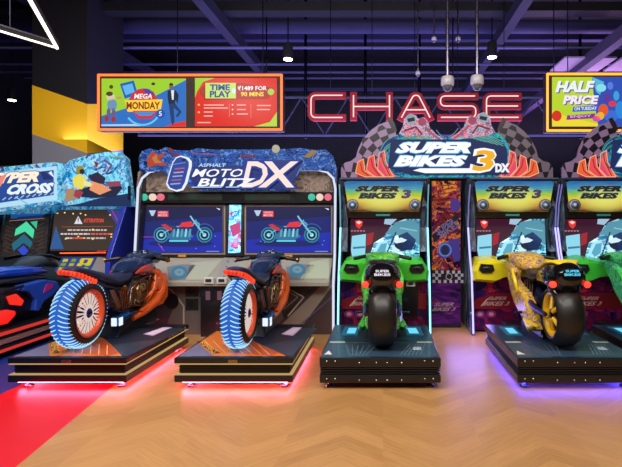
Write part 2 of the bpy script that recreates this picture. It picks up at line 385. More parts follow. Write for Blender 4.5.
m_.ell(143, 106, 15, 17.5, '#2a6ac6', 3); m_.poly([(130, 100), (133, 93), (139, 89.5), (147, 88.5), (154, 92), (158, 100)], '#d62a30', 4)
m_.poly([(143, 88.5), (150, 89.5), (156, 96), (146, 94)], '#5b3aa0', 5)
m_.text('MEGA', 135, 153, 94, 99, '#ffffff', 6, shear=1)
m_.poly([(125, 100.5), (163, 99.5), (161, 112), (128, 112)], '#ffd23a', 5); m_.text('MONDAY', 127, 160.5, 102, 109.5, '#8a2a18', 6, off=.035)
m_.poly([(133, 111), (158, 111), (152, 119), (139, 119)], '#d62a30', 6); m_.poly([(135, 112), (156, 112), (151, 116), (140, 116)], '#3f8fe0', 7)
m_.ring(143, 107, 18, 2, '#62c8f2', 4, a0=.6, a1=2.5)
m_.ell(161, 114, 4.5, 4.5, '#1e4fae', 7); m_.text('5', 159.5, 162.5, 111.5, 116.5, '#dff2ff', 8)
m_.line([(101.5, 91), (109, 97)], 0, '#ffffff')
# cartoon-free figures: a stout person with a cap and a man in a blue jacket
for (x, y, rx, ry, c_, L) in [(111.5, 87, 2, 2, '#5a3a1e', 3), (153.5, 84, 2, 1.5, '#5a2a1e', 3), (111, 97, 4.5, 4, '#d8c9a0', 4), (110, 94, 3.5, 2.3, '#4a3a2a', 5), (112.5, 105, 5, 6, '#6d93b8', 4), (119.5, 98, 3, 1.2, '#c09a5a', 5),
                               (107, 119, 2.4, 3, '#a03038', 5), (114, 119.5, 2.4, 3, '#a03038', 5), (109, 113, 2, 5, '#6a5a86', 4), (114, 113, 2, 5, '#6a5a86', 4)]:
    m_.ell(x, y, rx, ry, c_, L, n=12)
m_.ell(171.5, 86.5, 2, 2.8, '#8a5a40', 5, n=12); m_.poly([(169.3, 85), (171, 83), (173.6, 84), (173.4, 86)], '#18141c', 6)
m_.poly([(168, 91), (171, 90), (176, 90.5), (179, 95), (178, 104), (176, 100), (175, 104), (169, 104), (168, 98)], '#16243e', 5)
m_.poly([(171.5, 90.5), (174.5, 90.5), (174, 100), (172.5, 100)], '#e8eef6', 6)
m_.poly([(169, 103.5), (175.5, 103.5), (182, 112), (178, 117.5), (176, 116), (179, 112), (174, 108), (175, 122), (173, 126), (171.5, 122)], '#1c3a70', 5)
m_.build('advert_screen', t)
m_ = MB('screen', '#ffffff').on(YS-.012)
m_.rect(195, 277, 78, 126.5, '#e02418')
m_.poly([(195, 78), (215, 78), (203, 82), (197, 92), (195, 98)], '#9fd12c', 1)
m_.poly([(277, 112), (277, 126.5), (254, 126.5), (270, 122)], '#b6d83a', 1)
m_.poly([(202, 88), (206, 83), (240, 83), (274, 88), (268, 99), (204, 100)], '#b01a12', 1)
m_.rect(205.5, 236, 83, 98.5, '#c6e46a', 2); m_.text('TIME', 210, 230, 84.5, 90.5, '#123c8c', 3, off=.04); m_.text('PLAY', 210, 231, 91, 97.5, '#123c8c', 3, off=.04)
m_.text('₹1489 FOR', 238, 267, 86, 90.5, '#ffffff', 3, off=.02); m_.text('90 MINS', 241, 264, 92, 96.5, '#ffe14a', 3, off=.03)
m_.ell(202.5, 92, 2.5, 4, '#a8321a', 3, n=10); m_.ell(271, 92, 3.4, 3.4, '#a9d64a', 3, n=10); m_.ell(234, 91, 2, 3, '#d8e8f4', 3, n=10)
m_.line([(229.5, 104), (229.5, 117)], .35, '#ff9a8c', 2); m_.line([(251, 104), (251, 118)], .35, '#ff9a8c', 2)
for x0, x1, yy_ in [(204, 224, 104.5), (204, 228, 107.5), (204, 213, 111.5), (204, 213, 115.5), (237, 246, 104.5), (237, 246, 109), (237, 248, 113.5), (257, 271, 105), (257, 270, 109), (194.5+3, 211, 122)]:
    m_.rect(x0, x1, yy_, yy_+1.2, '#f4b4a8', 2)
for yy_ in (104, 111.5): m_.rect(198, 200, yy_, yy_+1.6, '#ffd23a', 2)
for yy_ in (104.5, 109, 113.5): m_.rect(232, 233.2, yy_, yy_+1.2, '#ffffff', 2)
m_.build('advert_screen', t)
# right board
t = thing('display_board', 'orange-framed hanging board at the right edge with one green and blue advert screen', 'sign', W(600, 131, YS))
m_ = MB('paint', '#2a0d10'); m_.on(YS).rect(546, 733, 72.5, 132, '#2a0d10', th=.14); m_.build('casing', t, bevel=.01)
m_ = MB('glow', '#ff9a30'); frame_rect(m_, 547.5, 731, 74, 130.5, YS-.025, .018); m_.build('neon_frame', t)
m_ = MB('screen', '#ffffff').on(YS-.012)
m_.rect(552, 640, 77, 126.5, '#b9d62c'); m_.rect(644, 726, 77, 126.5, '#d8301c')
m_.poly([(592, 77), (640, 77), (640, 126.5), (598, 126.5), (594, 100)], '#2a4fb4', 1)
m_.poly([(592, 77), (604, 82), (600, 95), (596, 92)], '#53b8d8', 2)
m_.poly([(552, 110), (565, 116), (598, 124), (598, 126.5), (552, 126.5)], '#f0d834', 2)
m_.text('HALF', 556.5, 593, 81, 92.5, '#e9f6f2', 5, shear=3, off=.05); m_.text('HALF', 557.5, 594, 82.3, 93.5, '#7a4aa8', 4, shear=3, off=.06)
m_.text('PRICE', 563.5, 597.5, 95.5, 104.5, '#f2eaf6', 5, shear=2, off=.05); m_.text('PRICE', 564.5, 598.5, 97, 105.5, '#7a4aa8', 4, shear=2, off=.06)
m_.poly([(573, 107), (598, 105.5), (597, 111), (572, 112)], '#3a58c0', 4); m_.text('ON TUESDAY', 574, 596.5, 107, 110.3, '#eaf4ff', 5, rot=-.04)
m_.poly([(567, 115.5), (595, 113.5), (594, 118.5), (566, 120)], '#8a2f86', 4); m_.text('ENJOY', 570, 591, 115, 118.3, '#e8b0e0', 5, rot=-.05)
for (x, y, rx, ry, c_, L) in [(556.5, 116, 5, 5.5, '#d8301c', 4), (603, 110, 5, 6, '#e2562a', 4), (600, 116, 4, 4, '#f0b030', 5), (607, 98, 4, 5, '#5a3a9a', 4), (612, 104, 4, 3, '#d83a4a', 5), (616, 96, 3, 5, '#3aa0d8', 4),
                               (611, 116, 7, 6, '#3a6ad0', 3), (601, 88, 5, 4, '#8adcec', 3), (610, 86, 3, 4, '#5a7ae0', 3), (620, 110, 5, 9, '#2a86d8', 3), (596, 119, 4, 3, '#e04a9a', 5), (632, 100, 8, 12, '#4a3ab0', 3)]:
    m_.ell(x, y, rx, ry, c_, L, n=12)
m_.build('advert_screen', t)

# ------------------------------------------------------------------ CHASE neon letters
YN = 7.3
def rounded(pts, r, n=5):
    out = [pts[0]]
    for a_, b_, c_ in zip(pts, pts[1:], pts[2:]):
        a_, b_, c_ = map(Vector, (a_, b_, c_)); u = (a_-b_).normalized(); v_ = (c_-b_).normalized()
        rr = min(r, (a_-b_).length/2, (c_-b_).length/2); p0, p1 = b_+u*rr, b_+v_*rr
        for i in range(n+1):
            t_ = i/n; out.append(tuple(p0*(1-t_)**2+b_*2*t_*(1-t_)+p1*t_**2))
    return out+[pts[-1]]
T, B, M = 95.3, 118.5, 106.5
letters = [
    [rounded([(342.5, T), (311, T), (311, 117.5), (342.5, 117.5)], 5)],
    [[(353.5, T), (353.5, 117)], [(389.5, T), (389.5, 117)], [(353.5, M), (389.5, M)]],
    [rounded([(401.5, 117.5), (413.5, T), (418.5, T), (430, 117.5)], 4), [(406, 109.8), (426, 109.8)]],
    [rounded([(475, 96), (440.5, 96), (440.5, 106), (475.8, 106), (475.8, 117.3), (441, 117.3)], 5)],
    [rounded([(518.5, 96), (486.5, 96), (486.5, 117.3), (518.5, 117.3)], 5), [(486.5, 106), (518, 106)]]]
t = thing('neon_sign', 'large red neon lettering hanging in front of the ceiling steelwork, above the motorcycle games', 'sign', W(414, 122, YN))
for strokes in letters:
    bk = MB('matte', '#9c0a20'); tb = MB('screen', '#ffe0e2')
    for k, s_ in enumerate(strokes):
        P3 = [W(x, y, YN) for x, y in s_]
        hw = .058
        for (x0, y0), (x1, y1) in zip(s_, s_[1:]):
            d = math.hypot(x1-x0, y1-y0)
            if d < .01: continue
            ux, uy = (x1-x0)/d, (y1-y0)/d; e = 3.0 if len(s_) == 2 or (x0, y0) == s_[0] or (x1, y1) == s_[-1] else 1.2
            ax, ay, bx, by = x0-ux*(3.4 if (x0, y0) == s_[0] else e), y0-uy*(3.4 if (x0, y0) == s_[0] else e), x1+ux*(3.4 if (x1, y1) == s_[-1] else e), y1+uy*(3.4 if (x1, y1) == s_[-1] else e)
            nx, ny = -uy*3.4, ux*3.4
            bk.on(YN+.03+random.uniform(0, .004)).poly([(ax+nx, ay+ny), (bx+nx, by+ny), (bx-nx, by-ny), (ax-nx, ay-ny)], '#9c0a20', th=.06)
        tb.tube(P3, .011, 8)
    o = bk.build('letter', t)
    tb.build('neon_tube', o)
for x in (330, 372, 415, 458, 505):
    p = W(x, 92, YN); rod(p.x, p.y+.06, p.z-.02, 5.99, .006, parent=t, name='hanging_wire')

def dup(root, dx, label, dy=0, group=None):
    def cp(o, par):
        c = o.copy(); COL.objects.link(c); c.parent = par
        for ch in [q for q in bpy.data.objects if q.parent == o]: kids.append((ch, c))
        return c
    kids = []; r = cp(root, None); r.location = root.location+Vector((dx, dy, 0)); WL[r.name] = Vector(r.location)
    while kids: ch, par = kids.pop(0); cp(ch, par)
    r['label'] = label
    if group: r['group'] = group
    return r

# ------------------------------------------------------------------ twin cruiser game cabinet (left centre)
busy('rock_print', ['#4a3f3a', '#6d5f56', '#8d7c70', '#5a4c46'], 9, .25)
busy('blue_print', ['#0c1840', '#1c3f8e', '#2a54a4', '#1a2458', '#5a88cc', '#141e4a'], 9, .2, dist=3)
busy('lcd_print', ['#0f4f9a', '#2f9be0', '#9fe4ff', '#3fb4f0', '#d05a9a', '#12304e'], 9, .8, dist=1.5)
busy('bronze_mesh', ['#2a1c14', '#7a5636', '#b98a58', '#3a2a20', '#c9a074', '#5a3a26'], 34, 0, .3, 2, metal=.6)
t = thing('arcade_cabinet', 'wide twin-screen motorcycle racing cabinet with white arch frame and blue lettered top', 'arcade game', (-1.855, 6.2, 0))
x0, x1 = -3.13, -.585
q = MB('plastic', '#1c1c22'); q.box(x0+.04, x1-.04, 6.02, 6.8, 0, 2.08)
q.build('body', t, bevel=.02)
for xx in (x0, x1-.05):
    q = MB('plastic', '#23242c'); q.prism([(5.62, 0), (5.62, .62), (5.78, .95), (5.86, 1.8), (5.95, 2.02), (6.1, 2.1), (6.82, 2.1), (6.82, 0)], 'x', xx, xx+.05)
    q.build('side_panel', t, bevel=.008)
# white lit arch
arch = [(x0+.02, 5.60, .05), (x0+.02, 5.60, .62), (x0+.02, 5.76, .95), (x0+.02, 5.84, 1.8), (x0+.05, 5.88, 1.93), (x0+.13, 5.9, 2.01), (x0+.25, 5.9, 2.04), (x1-.25, 5.9, 2.04), (x1-.13, 5.9, 2.01), (x1-.05, 5.88, 1.93), (x1-.02, 5.84, 1.8), (x1-.02, 5.76, .95), (x1-.02, 5.60, .62), (x1-.02, 5.60, .05)]
q = MB('backlit', '#dfe6ff'); q.tube(arch, .015, 8); q.build('light_arch', t)
# header behind the arch
q = MB('plastic', '#2a2320').on(5.98); q.poly([(138, 172), (142, 169), (326, 169), (331, 173), (333, 192), (136, 192)], '#4a3f3a', mat='rock_print', th=.05); q.build('header_panel', t)
# button strip with round lights
q = MB('plastic', '#16181c').on(5.93); q.rect(136.5, 333, 192, 203, '#15181c', th=.1)
q.rect(168, 222, 194, 200, '#25352c', 1); q.rect(245, 290, 194, 200, '#25352c', 1); q.rect(222, 245, 193, 201, '#0b0b0f', 1)
for i, c in enumerate(('#2a3a34', '#3a2a26', '#2a3a34', '#30302a', '#3a2a26')): q.rect(170+i*10, 176+i*10, 195, 199, c, 2); q.rect(250+i*8, 255+i*8, 195, 199, c, 2)
q.build('control_strip', t)
for px in (144, 152.7, 160.7, 311.7, 319.8, 328):
    p = W(px, 197.2, 5.92); c = {0: '#3fc4a4', 1: '#f8d4c0', 2: '#ec6f84'}[[144, 152.7, 160.7, 311.7, 319.8, 328].index(px) % 3]
    q = MB('backlit', c); q.lathe(p, 'y', [(.046, .01), (.046, -.012), (.035, -.022), (.001, -.026)], 20); o = q.build('round_light', t)
def cruiser_picture(q, cx, cy, L=2):
    # wheels, frame, tank of a motorcycle drawn on the screen, ~64 px long
    q.ell(cx-1, cy+13.5, 33, 3.2, '#0a1a66', L-1)
    for wx in (-20, 23):
        q.ell(cx+wx, cy+5, 8.2, 8.2, '#0d1440', L); q.ring(cx+wx, cy+5, 7.2, 1.3, '#2e7fa8', L+1); q.ring(cx+wx, cy+5, 4.6, 1.2, '#58c4dc', L+1); q.ell(cx+wx, cy+5, 1.8, 1.8, '#a6e8f4', L+1)
    q.poly([(cx-16, cy+7), (cx-8, cy+1), (cx+8, cy+1), (cx+12, cy+7), (cx+6, cy+10), (cx-10, cy+10)], '#2d6f96', L+1)
    for k in range(5): q.poly([(cx-8+k*4, cy-1), (cx-6+k*4, cy-1), (cx-7+k*4, cy+7), (cx-9+k*4, cy+7)], '#8ad4e2' if k % 2 else '#4fa0c0', L+2)
    q.line([(cx-20, cy+5), (cx-8, cy-3), (cx+11, cy-4), (cx+15, cy-10)], 1.2, '#5ab8d4', L+2)
    q.line([(cx+23, cy+5), (cx+13, cy-8), (cx+9, cy-14)], 1.6, '#79c8dc', L+3); q.line([(cx+13, cy-9), (cx+18, cy-6), (cx+17, cy-1)], 1.6, '#55a8c4', L+3)
    q.poly([(cx-3, cy-3), (cx+1, cy-7.5), (cx+10, cy-8.5), (cx+13, cy-5), (cx+8, cy-2.5)], '#e03038', L+4)
    q.poly([(cx-20, cy-5), (cx-16, cy-6), (cx-10, cy-2), (cx-8, cy+1.5), (cx-14, cy)], '#c8303e', L+4)
    q.poly([(cx-15, cy-6), (cx-5, cy-3.5), (cx-3, cy-2), (cx-8, cy-.5)], '#22385e', L+3)
    q.line([(cx-12, cy+11), (cx+7, cy+11)], 1.6, '#5fd6e8', L+3)
    q.ring(cx+23, cy+4, 10, 1, '#3a5a9a', L+1, a0=4, a1=5.9)
for cx, (bx0, bx1), (sx0, sx1) in ((181, (137.5, 227), (141.5, 222.5)), (288, (243, 334), (246.5, 331))):
    tl = (.93, .14)
    q = MB('plastic', '#6d625c').on(5.90, tl)
    q.rect(bx0, bx1, 203, 257, '#1a181a', th=.06); q.rect(bx0+1.6, bx1-1.6, 204.4, 254.6, '#8a7b70', 1); q.rect(bx0+3, bx1-3, 206, 253, '#4d443f', 2)
    q.rect((bx0+bx1)/2-4, (bx0+bx1)/2+4, 254.8, 257, '#c98a3a', 2); q.build('screen_bezel', t, bevel=.004)
    q = MB('screen', '#ffffff').on(5.90, tl)
    q.rect(sx0, sx1, 207, 252.5, '#0d1c6e', 3); q.poly([(sx0, 240), (sx1, 232), (sx1, 252.5), (sx0, 252.5)], '#1226a8', 4)
    q.poly([(sx0, 207), (sx1, 207), (sx1, 216), (sx0, 222)], '#0a1048', 4)
    cruiser_picture(q, cx+1 if cx < 200 else cx+1, 230, 6)
    q.poly([(sx0+8, 210.5), (sx0+15, 210.5), (sx0+12.5, 216), (sx0+10.5, 216)], '#b8cce4', 6)
    q.rect(sx0+16.5, sx0+27.5, 211, 217, '#d83040', 6); q.text('VIDEO', sx0+17.5, sx0+26.5, 211.6, 213.6, '#f4c4cc', 7); q.text('MODE', sx0+17.5, sx0+26.5, 214.2, 216.4, '#f4c4cc', 7)
    q.rect(sx1-16, sx1-3, 251, 251.8, '#7f9ad8', 6)
    q.poly([(sx1-6, 208), (sx1-2, 209), (sx1-2.5, 210.3)], '#e8f4ff', 6)
    for k in range(7): q.ell(random.uniform(sx0+4, sx1-4), random.uniform(236, 250), .5, .5, '#7fb8f4', 6, n=6)
    if cx < 200: q.line([(sx0, 237), (sx0+14, 237.2)], .7, '#a83ac8', 6); q.line([(sx0+17, 243), (sx0+23, 251)], .7, '#a83ac8', 6)
    q.build('screen', t)
# centre LCD column and keypad below it
q = MB('plastic', '#131318').on(5.88, (.93, .14)); q.poly([(227, 203), (243.5, 203), (243, 256), (225.5, 256)], '#14151c', th=.1)
q.poly([(229.5, 205), (241.5, 205), (240.6, 253), (228.2, 253)], '#3fb4f0', 2, mat='lcd_print')
q.poly([(229.5, 226), (240, 222), (241, 232), (233, 237)], '#d04a8c', 3, mat='backlit'); q.text('CITY', 231, 240, 211, 217, '#1d4f9e', 3, rot=-.3, mat='backlit')
q.build('centre_light_panel', t)
q = MB('plastic', '#b6b2aa')
zt, zf = .93, .66
q.prism([(5.95, zt), (5.46, zf), (5.46, zf-.05), (5.98, zf-.05), (6.02, zt)], 'x', x0+.06, x1-.06, col='#98948a')
q.on(5.46, (zf, (5.95-5.46)/(zt-zf)))
for cx in (181, 300):
    q.poly([(cx-14, 267), (cx+1, 264.5), (cx+15, 265), (cx+4, 279.5), (cx-12, 280)], '#6f7680', 2)
q.ring(179.5, 272.5, 7, 2.2, '#39a4d6', 4, sy=.72, mat='dimlit'); q.ring(179.5, 272.5, 3.4, 1.6, '#8ad8f4', 4, sy=.72, mat='dimlit')
q.ring(297.5, 270, 7, 2.2, '#39a4d6', 4, sy=.72, mat='dimlit'); q.ring(297.5, 270, 3.4, 1.6, '#8ad8f4', 4, sy=.72, mat='dimlit')
q.poly([(310, 262), (329, 259), (329, 279), (300, 279)], '#a6b09a', 2); q.poly([(190, 263), (222, 260), (205, 280), (186, 280)], '#a3a89a', 2)
q.poly([(224.5, 257), (241, 257), (234, 281.5), (215, 281.5)], '#8f8d8c', 3)
for i in range(4):
    for j in range(2): q.ell(228+j*7-i*1.2, 262+i*5, .9, .7, '#4a3a3a', 4, n=8)
q.build('console', t, bevel=.006)
# lower fascia
q = MB('metal', '#6a625c').on(5.62); q.rect(127, 334, 281, 336, '#56504c', th=.38, mat='plastic')
q.poly([(150, 283), (200, 283), (200, 334), (140, 334)], '#5c5654', 1, mat='print'); q.poly([(160, 283), (176, 300), (165, 330), (150, 330), (150, 290)], '#37343a', 2, mat='print')
q.line([(158, 284), (172, 290), (184, 306), (184, 330)], 1.6, '#a89a90', 3, mat='print'); q.ell(172, 301, 7, 8, '#101014', 3, mat='print')
for y in (285, 298.5):
    q.rect(186, 198.5, y, y+11.5, '#14161a', 4, mat='print'); q.ring(192, y+5.7, 5, .6, '#2e3a3a', 5, mat='print')
q.poly([(246, 284), (333, 284), (333, 334), (246, 334)], '#3c3433', 1, mat='print')
q.poly([(322, 285), (333, 285), (296, 334), (272, 334)], '#8b7c72', 2, mat='print'); q.poly([(309, 290), (318, 285), (270, 334), (260, 334)], '#2c2528', 2, mat='print')
q.line([(283, 286), (304, 297), (288, 316)], 1.4, '#b0a090', 3, mat='print'); q.line([(286, 290), (298, 297), (284, 309)], 1, '#8f7f72', 3, mat='print')
q.line([(333, 296), (290, 334)], 1.2, '#5e4a78', 3, mat='print')
q.build('lower_panel', t, bevel=.006)
q = MB('plastic', '#0e0e14').on(5.5); q.rect(200.5, 228.5, 284, 337, '#0f0f16', th=.14)
for px in (208, 219.5):
    q.rect(px-2.3, px+2.3, 291, 300, '#8a5a6e', 1, mat='dimlit')
q.build('payment_box', t, bevel=.008)
for px in (209, 222):
    q = MB('plastic', '#d8dcda').on(5.44); q.rect(px-5.5, px+4.5, 277.5, 284, '#c6ccc8', th=.05); q.rect(px-3.5, px+2.5, 279, 282, '#23302e', 2); q.build('card_reader', t, bevel=.006)
# lettered topper
q = MB('plastic', '#22346e').on(5.86)
sil = [(140, 172), (138.5, 158), (142, 151), (150, 148.5), (158, 150.5), (166, 147), (174, 150), (190, 150.5), (198, 148), (212, 149.5), (260, 149.5), (285, 149), (300, 148), (315, 150), (326, 149.5), (333, 156), (336.5, 168), (336.5, 182), (331, 172), (322, 170.5), (300, 170.5), (288, 190.5), (200, 190.5), (168, 176), (164, 171)]
q.poly(sil, '#22346e', 0, mat='blue_print', th=.08)
q.poly([(147, 160), (152, 151), (158, 155), (166, 152), (160, 160), (168, 166), (156, 165), (149, 168)], '#f0562e', 2, mat='dimlit')
q.poly([(152, 158), (157, 154), (158, 160), (163, 163), (155, 163)], '#ffa05a', 3, mat='dimlit')
q.poly([(170, 147.5), (174, 150), (172, 153), (168, 151)], '#a83050', 2, mat='dimlit'); q.poly([(172, 155), (179, 153), (178, 158)], '#a83050', 2, mat='dimlit')
q.ell(276, 149, 4, 4.2, '#9a9a8a', 3, mat='print'); q.poly([(303, 157), (312, 150), (318, 152), (309, 158)], '#c8a060', 2, mat='dimlit'); q.poly([(240, 155.5), (256, 155), (255, 157), (241, 157.5)], '#a8344e', 2, mat='dimlit')
for k in range(26):
    a_ = random.uniform(190, 325); b_ = random.uniform(152, 158); q.line([(a_, b_), (a_+random.uniform(4, 16), b_+random.uniform(-2, 2))], random.uniform(.5, 1.1), random.choice(['#5f98e8', '#2a58b8', '#b07ad8', '#101e50']), 1, mat='dimlit')
q.poly([(194, 166), (242, 166), (245, 160), (303, 160), (290, 189), (196, 189), (190, 176)], '#1c2c74', 2, mat='print')
q.build('topper_board', t)
q = MB('glow', '#f4f8ff').on(5.85)
q.text('ASPHALT', 199, 226, 163.5, 167, '#bfe4ff', 4, shear=1, mat='backlit')
q.text('MOTO', 194, 243.5, 169, 177, '#f8fbff', 4, shear=4, off=.015, mat='screen'); q.text('BLITZ', 200, 254, 178.5, 186.5, '#f8fbff', 9, shear=4, off=.025, mat='screen')
q.line([(192, 187.2), (222, 187.2)], .9, '#bcd8ff', 4, mat='screen'); q.line([(226, 187.2), (254, 187)], .9, '#bcd8ff', 4, mat='screen')
q.text('D', 245, 268, 161.5, 187.5, '#ffe6dc', 5, shear=6, off=.02, mat='screen'); q.text('X', 261, 297, 161.5, 187.5, '#ffe6dc', 6, shear=5, off=.02, mat='screen')
q.text('X', 257, 301, 160, 189.5, '#1c3a96', 5.5, shear=5, off=.07, mat='screen'); q.text('D', 242, 271, 160, 189.2, '#1c3a96', 4.5, shear=6, off=.08, mat='screen')
q.build('title_lettering', t)
q = MB('plastic', '#ffffff').on(5.82)
tag_ = [(176.5, 157), (181, 155.5), (187.5, 157.5), (190.5, 161), (190.5, 166), (186, 183), (182, 190), (176, 191.5), (169, 189), (166, 184), (167.5, 178), (172.5, 162)]
q.poly(tag_, '#e8f2ff', 0, mat='screen', th=.04)
cxm, cym = 178.5, 173.5
q.poly([(cxm+(a-cxm)*.87, cym+(b_-cym)*.92) for a, b_ in tag_], '#23429c', 2, mat='backlit')
q.line([(173, 164.5), (186, 162.5)], 1, '#4d8de0', 3, mat='backlit')
for k in range(5): q.line([(175-k*1.1, 169+k*3.8), (185-k*1.1, 168.2+k*3.8)], 1.3, ['#c05a70', '#c9a0b4', '#8fb0e8', '#b85a70', '#8fb0e8'][k], 3, mat='backlit')
q.ell(184, 160, 2, 1.5, '#101a40', 3, mat='backlit')
q.build('lit_tag_badge', t)

# ------------------------------------------------------------------ ride platforms
def feet(t, xs, ys, col, top=.06):
    for x in xs:
        for y in ys:
            q = MB('metal', col); q.lathe((x, y, 0), 'z', [(.038, 0), (.040, .008), (.026, .018), (.012, .024), (.012, top)], 16); q.build('levelling_foot', t)
def cruiser_platform():
    xa, xb, ya, yb = -1.727, -.745, 3.8, 5.02
    t = thing('ride_platform', 'gold-edged black ride platform under the right cruiser motorcycle, all on wood floor', 'platform', ((xa+xb)/2, 4.4, 0))
    q = MB('plastic', '#101014'); q.box(xa, xb, ya, yb, .215, .262); q.build('top_deck', t, bevel=.006)
    q = MB('rubber', '#0b0b0d'); q.box(xa+.035, xb-.035, ya+.035, yb-.03, .125, .21)
    for z in (.135, .155, .175, .195): q.box(xa+.028, xb-.028, ya+.028, yb-.028, z, z+.008)
    q.build('bellows', t)
    q = MB('plastic', '#101014'); q.box(xa, xb, ya, yb, .06, .118); q.build('lower_deck', t, bevel=.006)
    for z in (.205, .118):
        q = MB('dimlit', '#ffcf8a'); q.box(xa+.004, xb-.004, ya+.003, yb-.003, z, z+.005); q.build('gold_edge_line', t)
    q = MB('print', '#1c1e26').on(flat=.2625)
    P = [(177, 356.3), (222, 326.5), (322, 325.2), (293.2, 356.3)]
    P = [((xa+.012)*0+0, 0)]
    q.add([(xa+.012, ya+.012, .2626), (xb-.012, ya+.012, .2626), (xb-.012, yb-.012, .2626), (xa+.012, yb-.012, .2626)], [(0, 1, 2, 3)], col='#14161e')
    q.poly([(178, 356.5), (198, 343.5), (214, 356)], '#6f6a8c', 1)
    q.poly([(198, 343.5), (217, 331), (243, 335), (286, 356), (214, 356)], '#d8701a', 1)
    q.poly([(222, 345), (250, 340), (279, 353), (272, 356), (235, 353)], '#b84a22', 2)
    for k in range(7): q.line([(204+k*9, 340+k*.8), (216+k*9, 352+k*.5)], .7, '#f6b468', 3)
    q.poly([(241, 336), (262, 329), (318, 328), (292, 356.5), (286, 355)], '#262b3a', 2); q.poly([(262, 345), (306, 339), (292, 356.5), (284, 355)], '#343a4c', 3)
    q.poly([(196, 341.5), (201, 341), (220, 353), (214, 354)], '#2a1a10', 3); q.text('ASPHALT', 199, 218, 345, 349.5, '#f2b040', 4, rot=.62)
    q.poly([(281, 334.3), (293, 327.2), (302, 327.5), (293, 336)], '#c4a4c8', 4); q.poly([(283.5, 333.8), (293, 328.2), (300, 328.4), (292, 335)], '#e0c8e0', 5)
    q.build('deck_graphic', t)
    q = MB('metal', '#a89060'); q.box(-1.28, -1.20, ya-.006, ya+.002, .222, .246); q.build('nameplate', t, bevel=.002)
    q = MB('print', '#b8c43a')
    for k in range(9): q.box(xb-.002, xb+.004, 4.55+k*.045, 4.575+k*.045, .225+.01*(k % 2), .25)
    q.build('side_lettering', t)
    q = MB('under', '#ff6a90'); z0, z1 = .044, .0605
    q.box(xa+.05, xb-.05, ya+.045, ya+.05, z0, z1); q.box(xa+.045, xa+.05, ya+.05, yb, z0, z1); q.box(xb-.05, xb-.045, ya+.05, yb, z0, z1); q.build('underglow_strip', t)
    feet(t, (xa+.11, xb-.09), (ya+.09, yb-.12), '#c9a4b4', .062)
    return t
pl = cruiser_platform()
dup(pl, -1.375, 'gold-edged black ride platform under the left cruiser motorcycle, over the red carpet')

busy('sport_deck', ['#0d1a2a', '#12304a', '#0f2438', '#1d4a66', '#0c1626'], 3, 0, .3)
def sport_platform():
    xa, xb, ya, yb = -.525, .478, 3.8, 5.0
    t = thing('ride_platform', 'black bolted ride platform with cyan pads under the centre green and black motorcycle', 'platform', (-.02, 4.4, 0))
    q = MB('plastic', '#15151a'); q.box(xa, xb, ya, yb, .185, .262); q.build('top_deck', t, bevel=.006)
    q = MB('rubber', '#1a1b1c')
    for k, z in enumerate((.122, .143, .164)):
        q.rings([[(x, y, zz) for x, y in ((xa+i_, ya+i_), (xb-i_, ya+i_), (xb-i_, yb-i_), (xa+i_, yb-i_))] for zz, i_ in ((z, .03), (z+.006, .008), (z+.014, .004), (z+.021, .03))], sm=False)
    q.build('bellows', t)
    q = MB('plastic', '#15151a'); q.box(xa, xb, ya, yb, .055, .122); q.build('lower_deck', t, bevel=.006)
    q = MB('metal', '#c8c0b0')
    for z in (.235, .09):
        for x in (.06, .13, .33, .47, .56, .68, .87, .94): q.lathe((xa+x*1.0, ya-.001, z-(.012 if .3 < x < .7 else 0)), 'y', [(.007, .002), (.007, -.004), (.001, -.006)], 8)
    q.build('bolt_row', t)
    q = MB('print', '#1d3e50')
    q.add([(xa+.01, ya+.01, .2626), (xb-.01, ya+.01, .2626), (xb-.01, yb-.01, .2626), (xa+.01, yb-.01, .2626)], [(0, 1, 2, 3)], mat='sport_deck')
    q.on(flat=.2626)
    q.poly([(321, 356.5), (329, 342), (433, 342), (440, 356.5)], '#33475c', 1); q.poly([(330, 341.5), (345, 341.5), (345, 342.8), (329.6, 342.8)], '#b8b8a8', 2); q.poly([(417, 341.5), (432, 341.5), (432.6, 342.8), (417, 342.8)], '#b8b8a8', 2)
    q.poly([(345, 343), (417, 343), (405, 351), (357, 351)], '#223040', 2)
    q.poly([(324, 354.5), (329, 350.5), (332, 354.5)], '#d8dcd4', 2); q.poly([(413, 347), (421, 347), (421.5, 350), (413, 350)], '#b8c8d0', 2)
    for k in range(6): q.line([(350+k*3, 356), (346+k*6, 345)], .4, '#6f8aa8', 3); q.line([(400+k*4, 355), (410+k*3, 344)], .4, '#7a94b0', 3)
    q.poly([(341, 335.5), (345, 326.5), (360, 326.5), (357, 335.5)], '#1b6f94', 2); q.poly([(404.5, 326.5), (420, 326.5), (424, 335.5), (407, 335.5)], '#1b6f94', 2)
    q.poly([(346.5, 333.5), (349, 328), (357, 328), (355, 333.5)], '#6fe0ff', 3, mat='backlit'); q.poly([(407, 328), (416, 328), (419, 333.5), (409.5, 333.5)], '#6fe0ff', 3, mat='backlit')
    q.build('deck_graphic', t)
    q = MB('plastic', '#121216'); q.box(xa+.3, xb-.3, yb-.02, 5.54, .06, .2); q.build('link_beam', t, bevel=.01)
    feet(t, (xa+.08, xb-.08), (ya+.08, yb-.1), '#8a8a90', .058)
    return t
pls = sport_platform()
for dx, lab, has in ((1.637, 'black bolted ride platform over violet floor light, carrying the yellow sport motorcycle', 1), (2.782, 'black bolted ride platform cut off by the right edge of the photo', 1)):
    d = dup(pls, dx, lab)
    xa, xb, ya, yb = -.525+dx, .478+dx, 3.8, 5.0
    q = MB('under', '#4a3cff'); z0, z1 = .042, .0555
    q.box(xa+.05, xb-.05, ya+.045, ya+.05, z0, z1); q.box(xa+.045, xa+.05, ya+.05, yb, z0, z1); q.box(xb-.05, xb-.045, ya+.05, yb, z0, z1); q.build('underglow_strip', d)

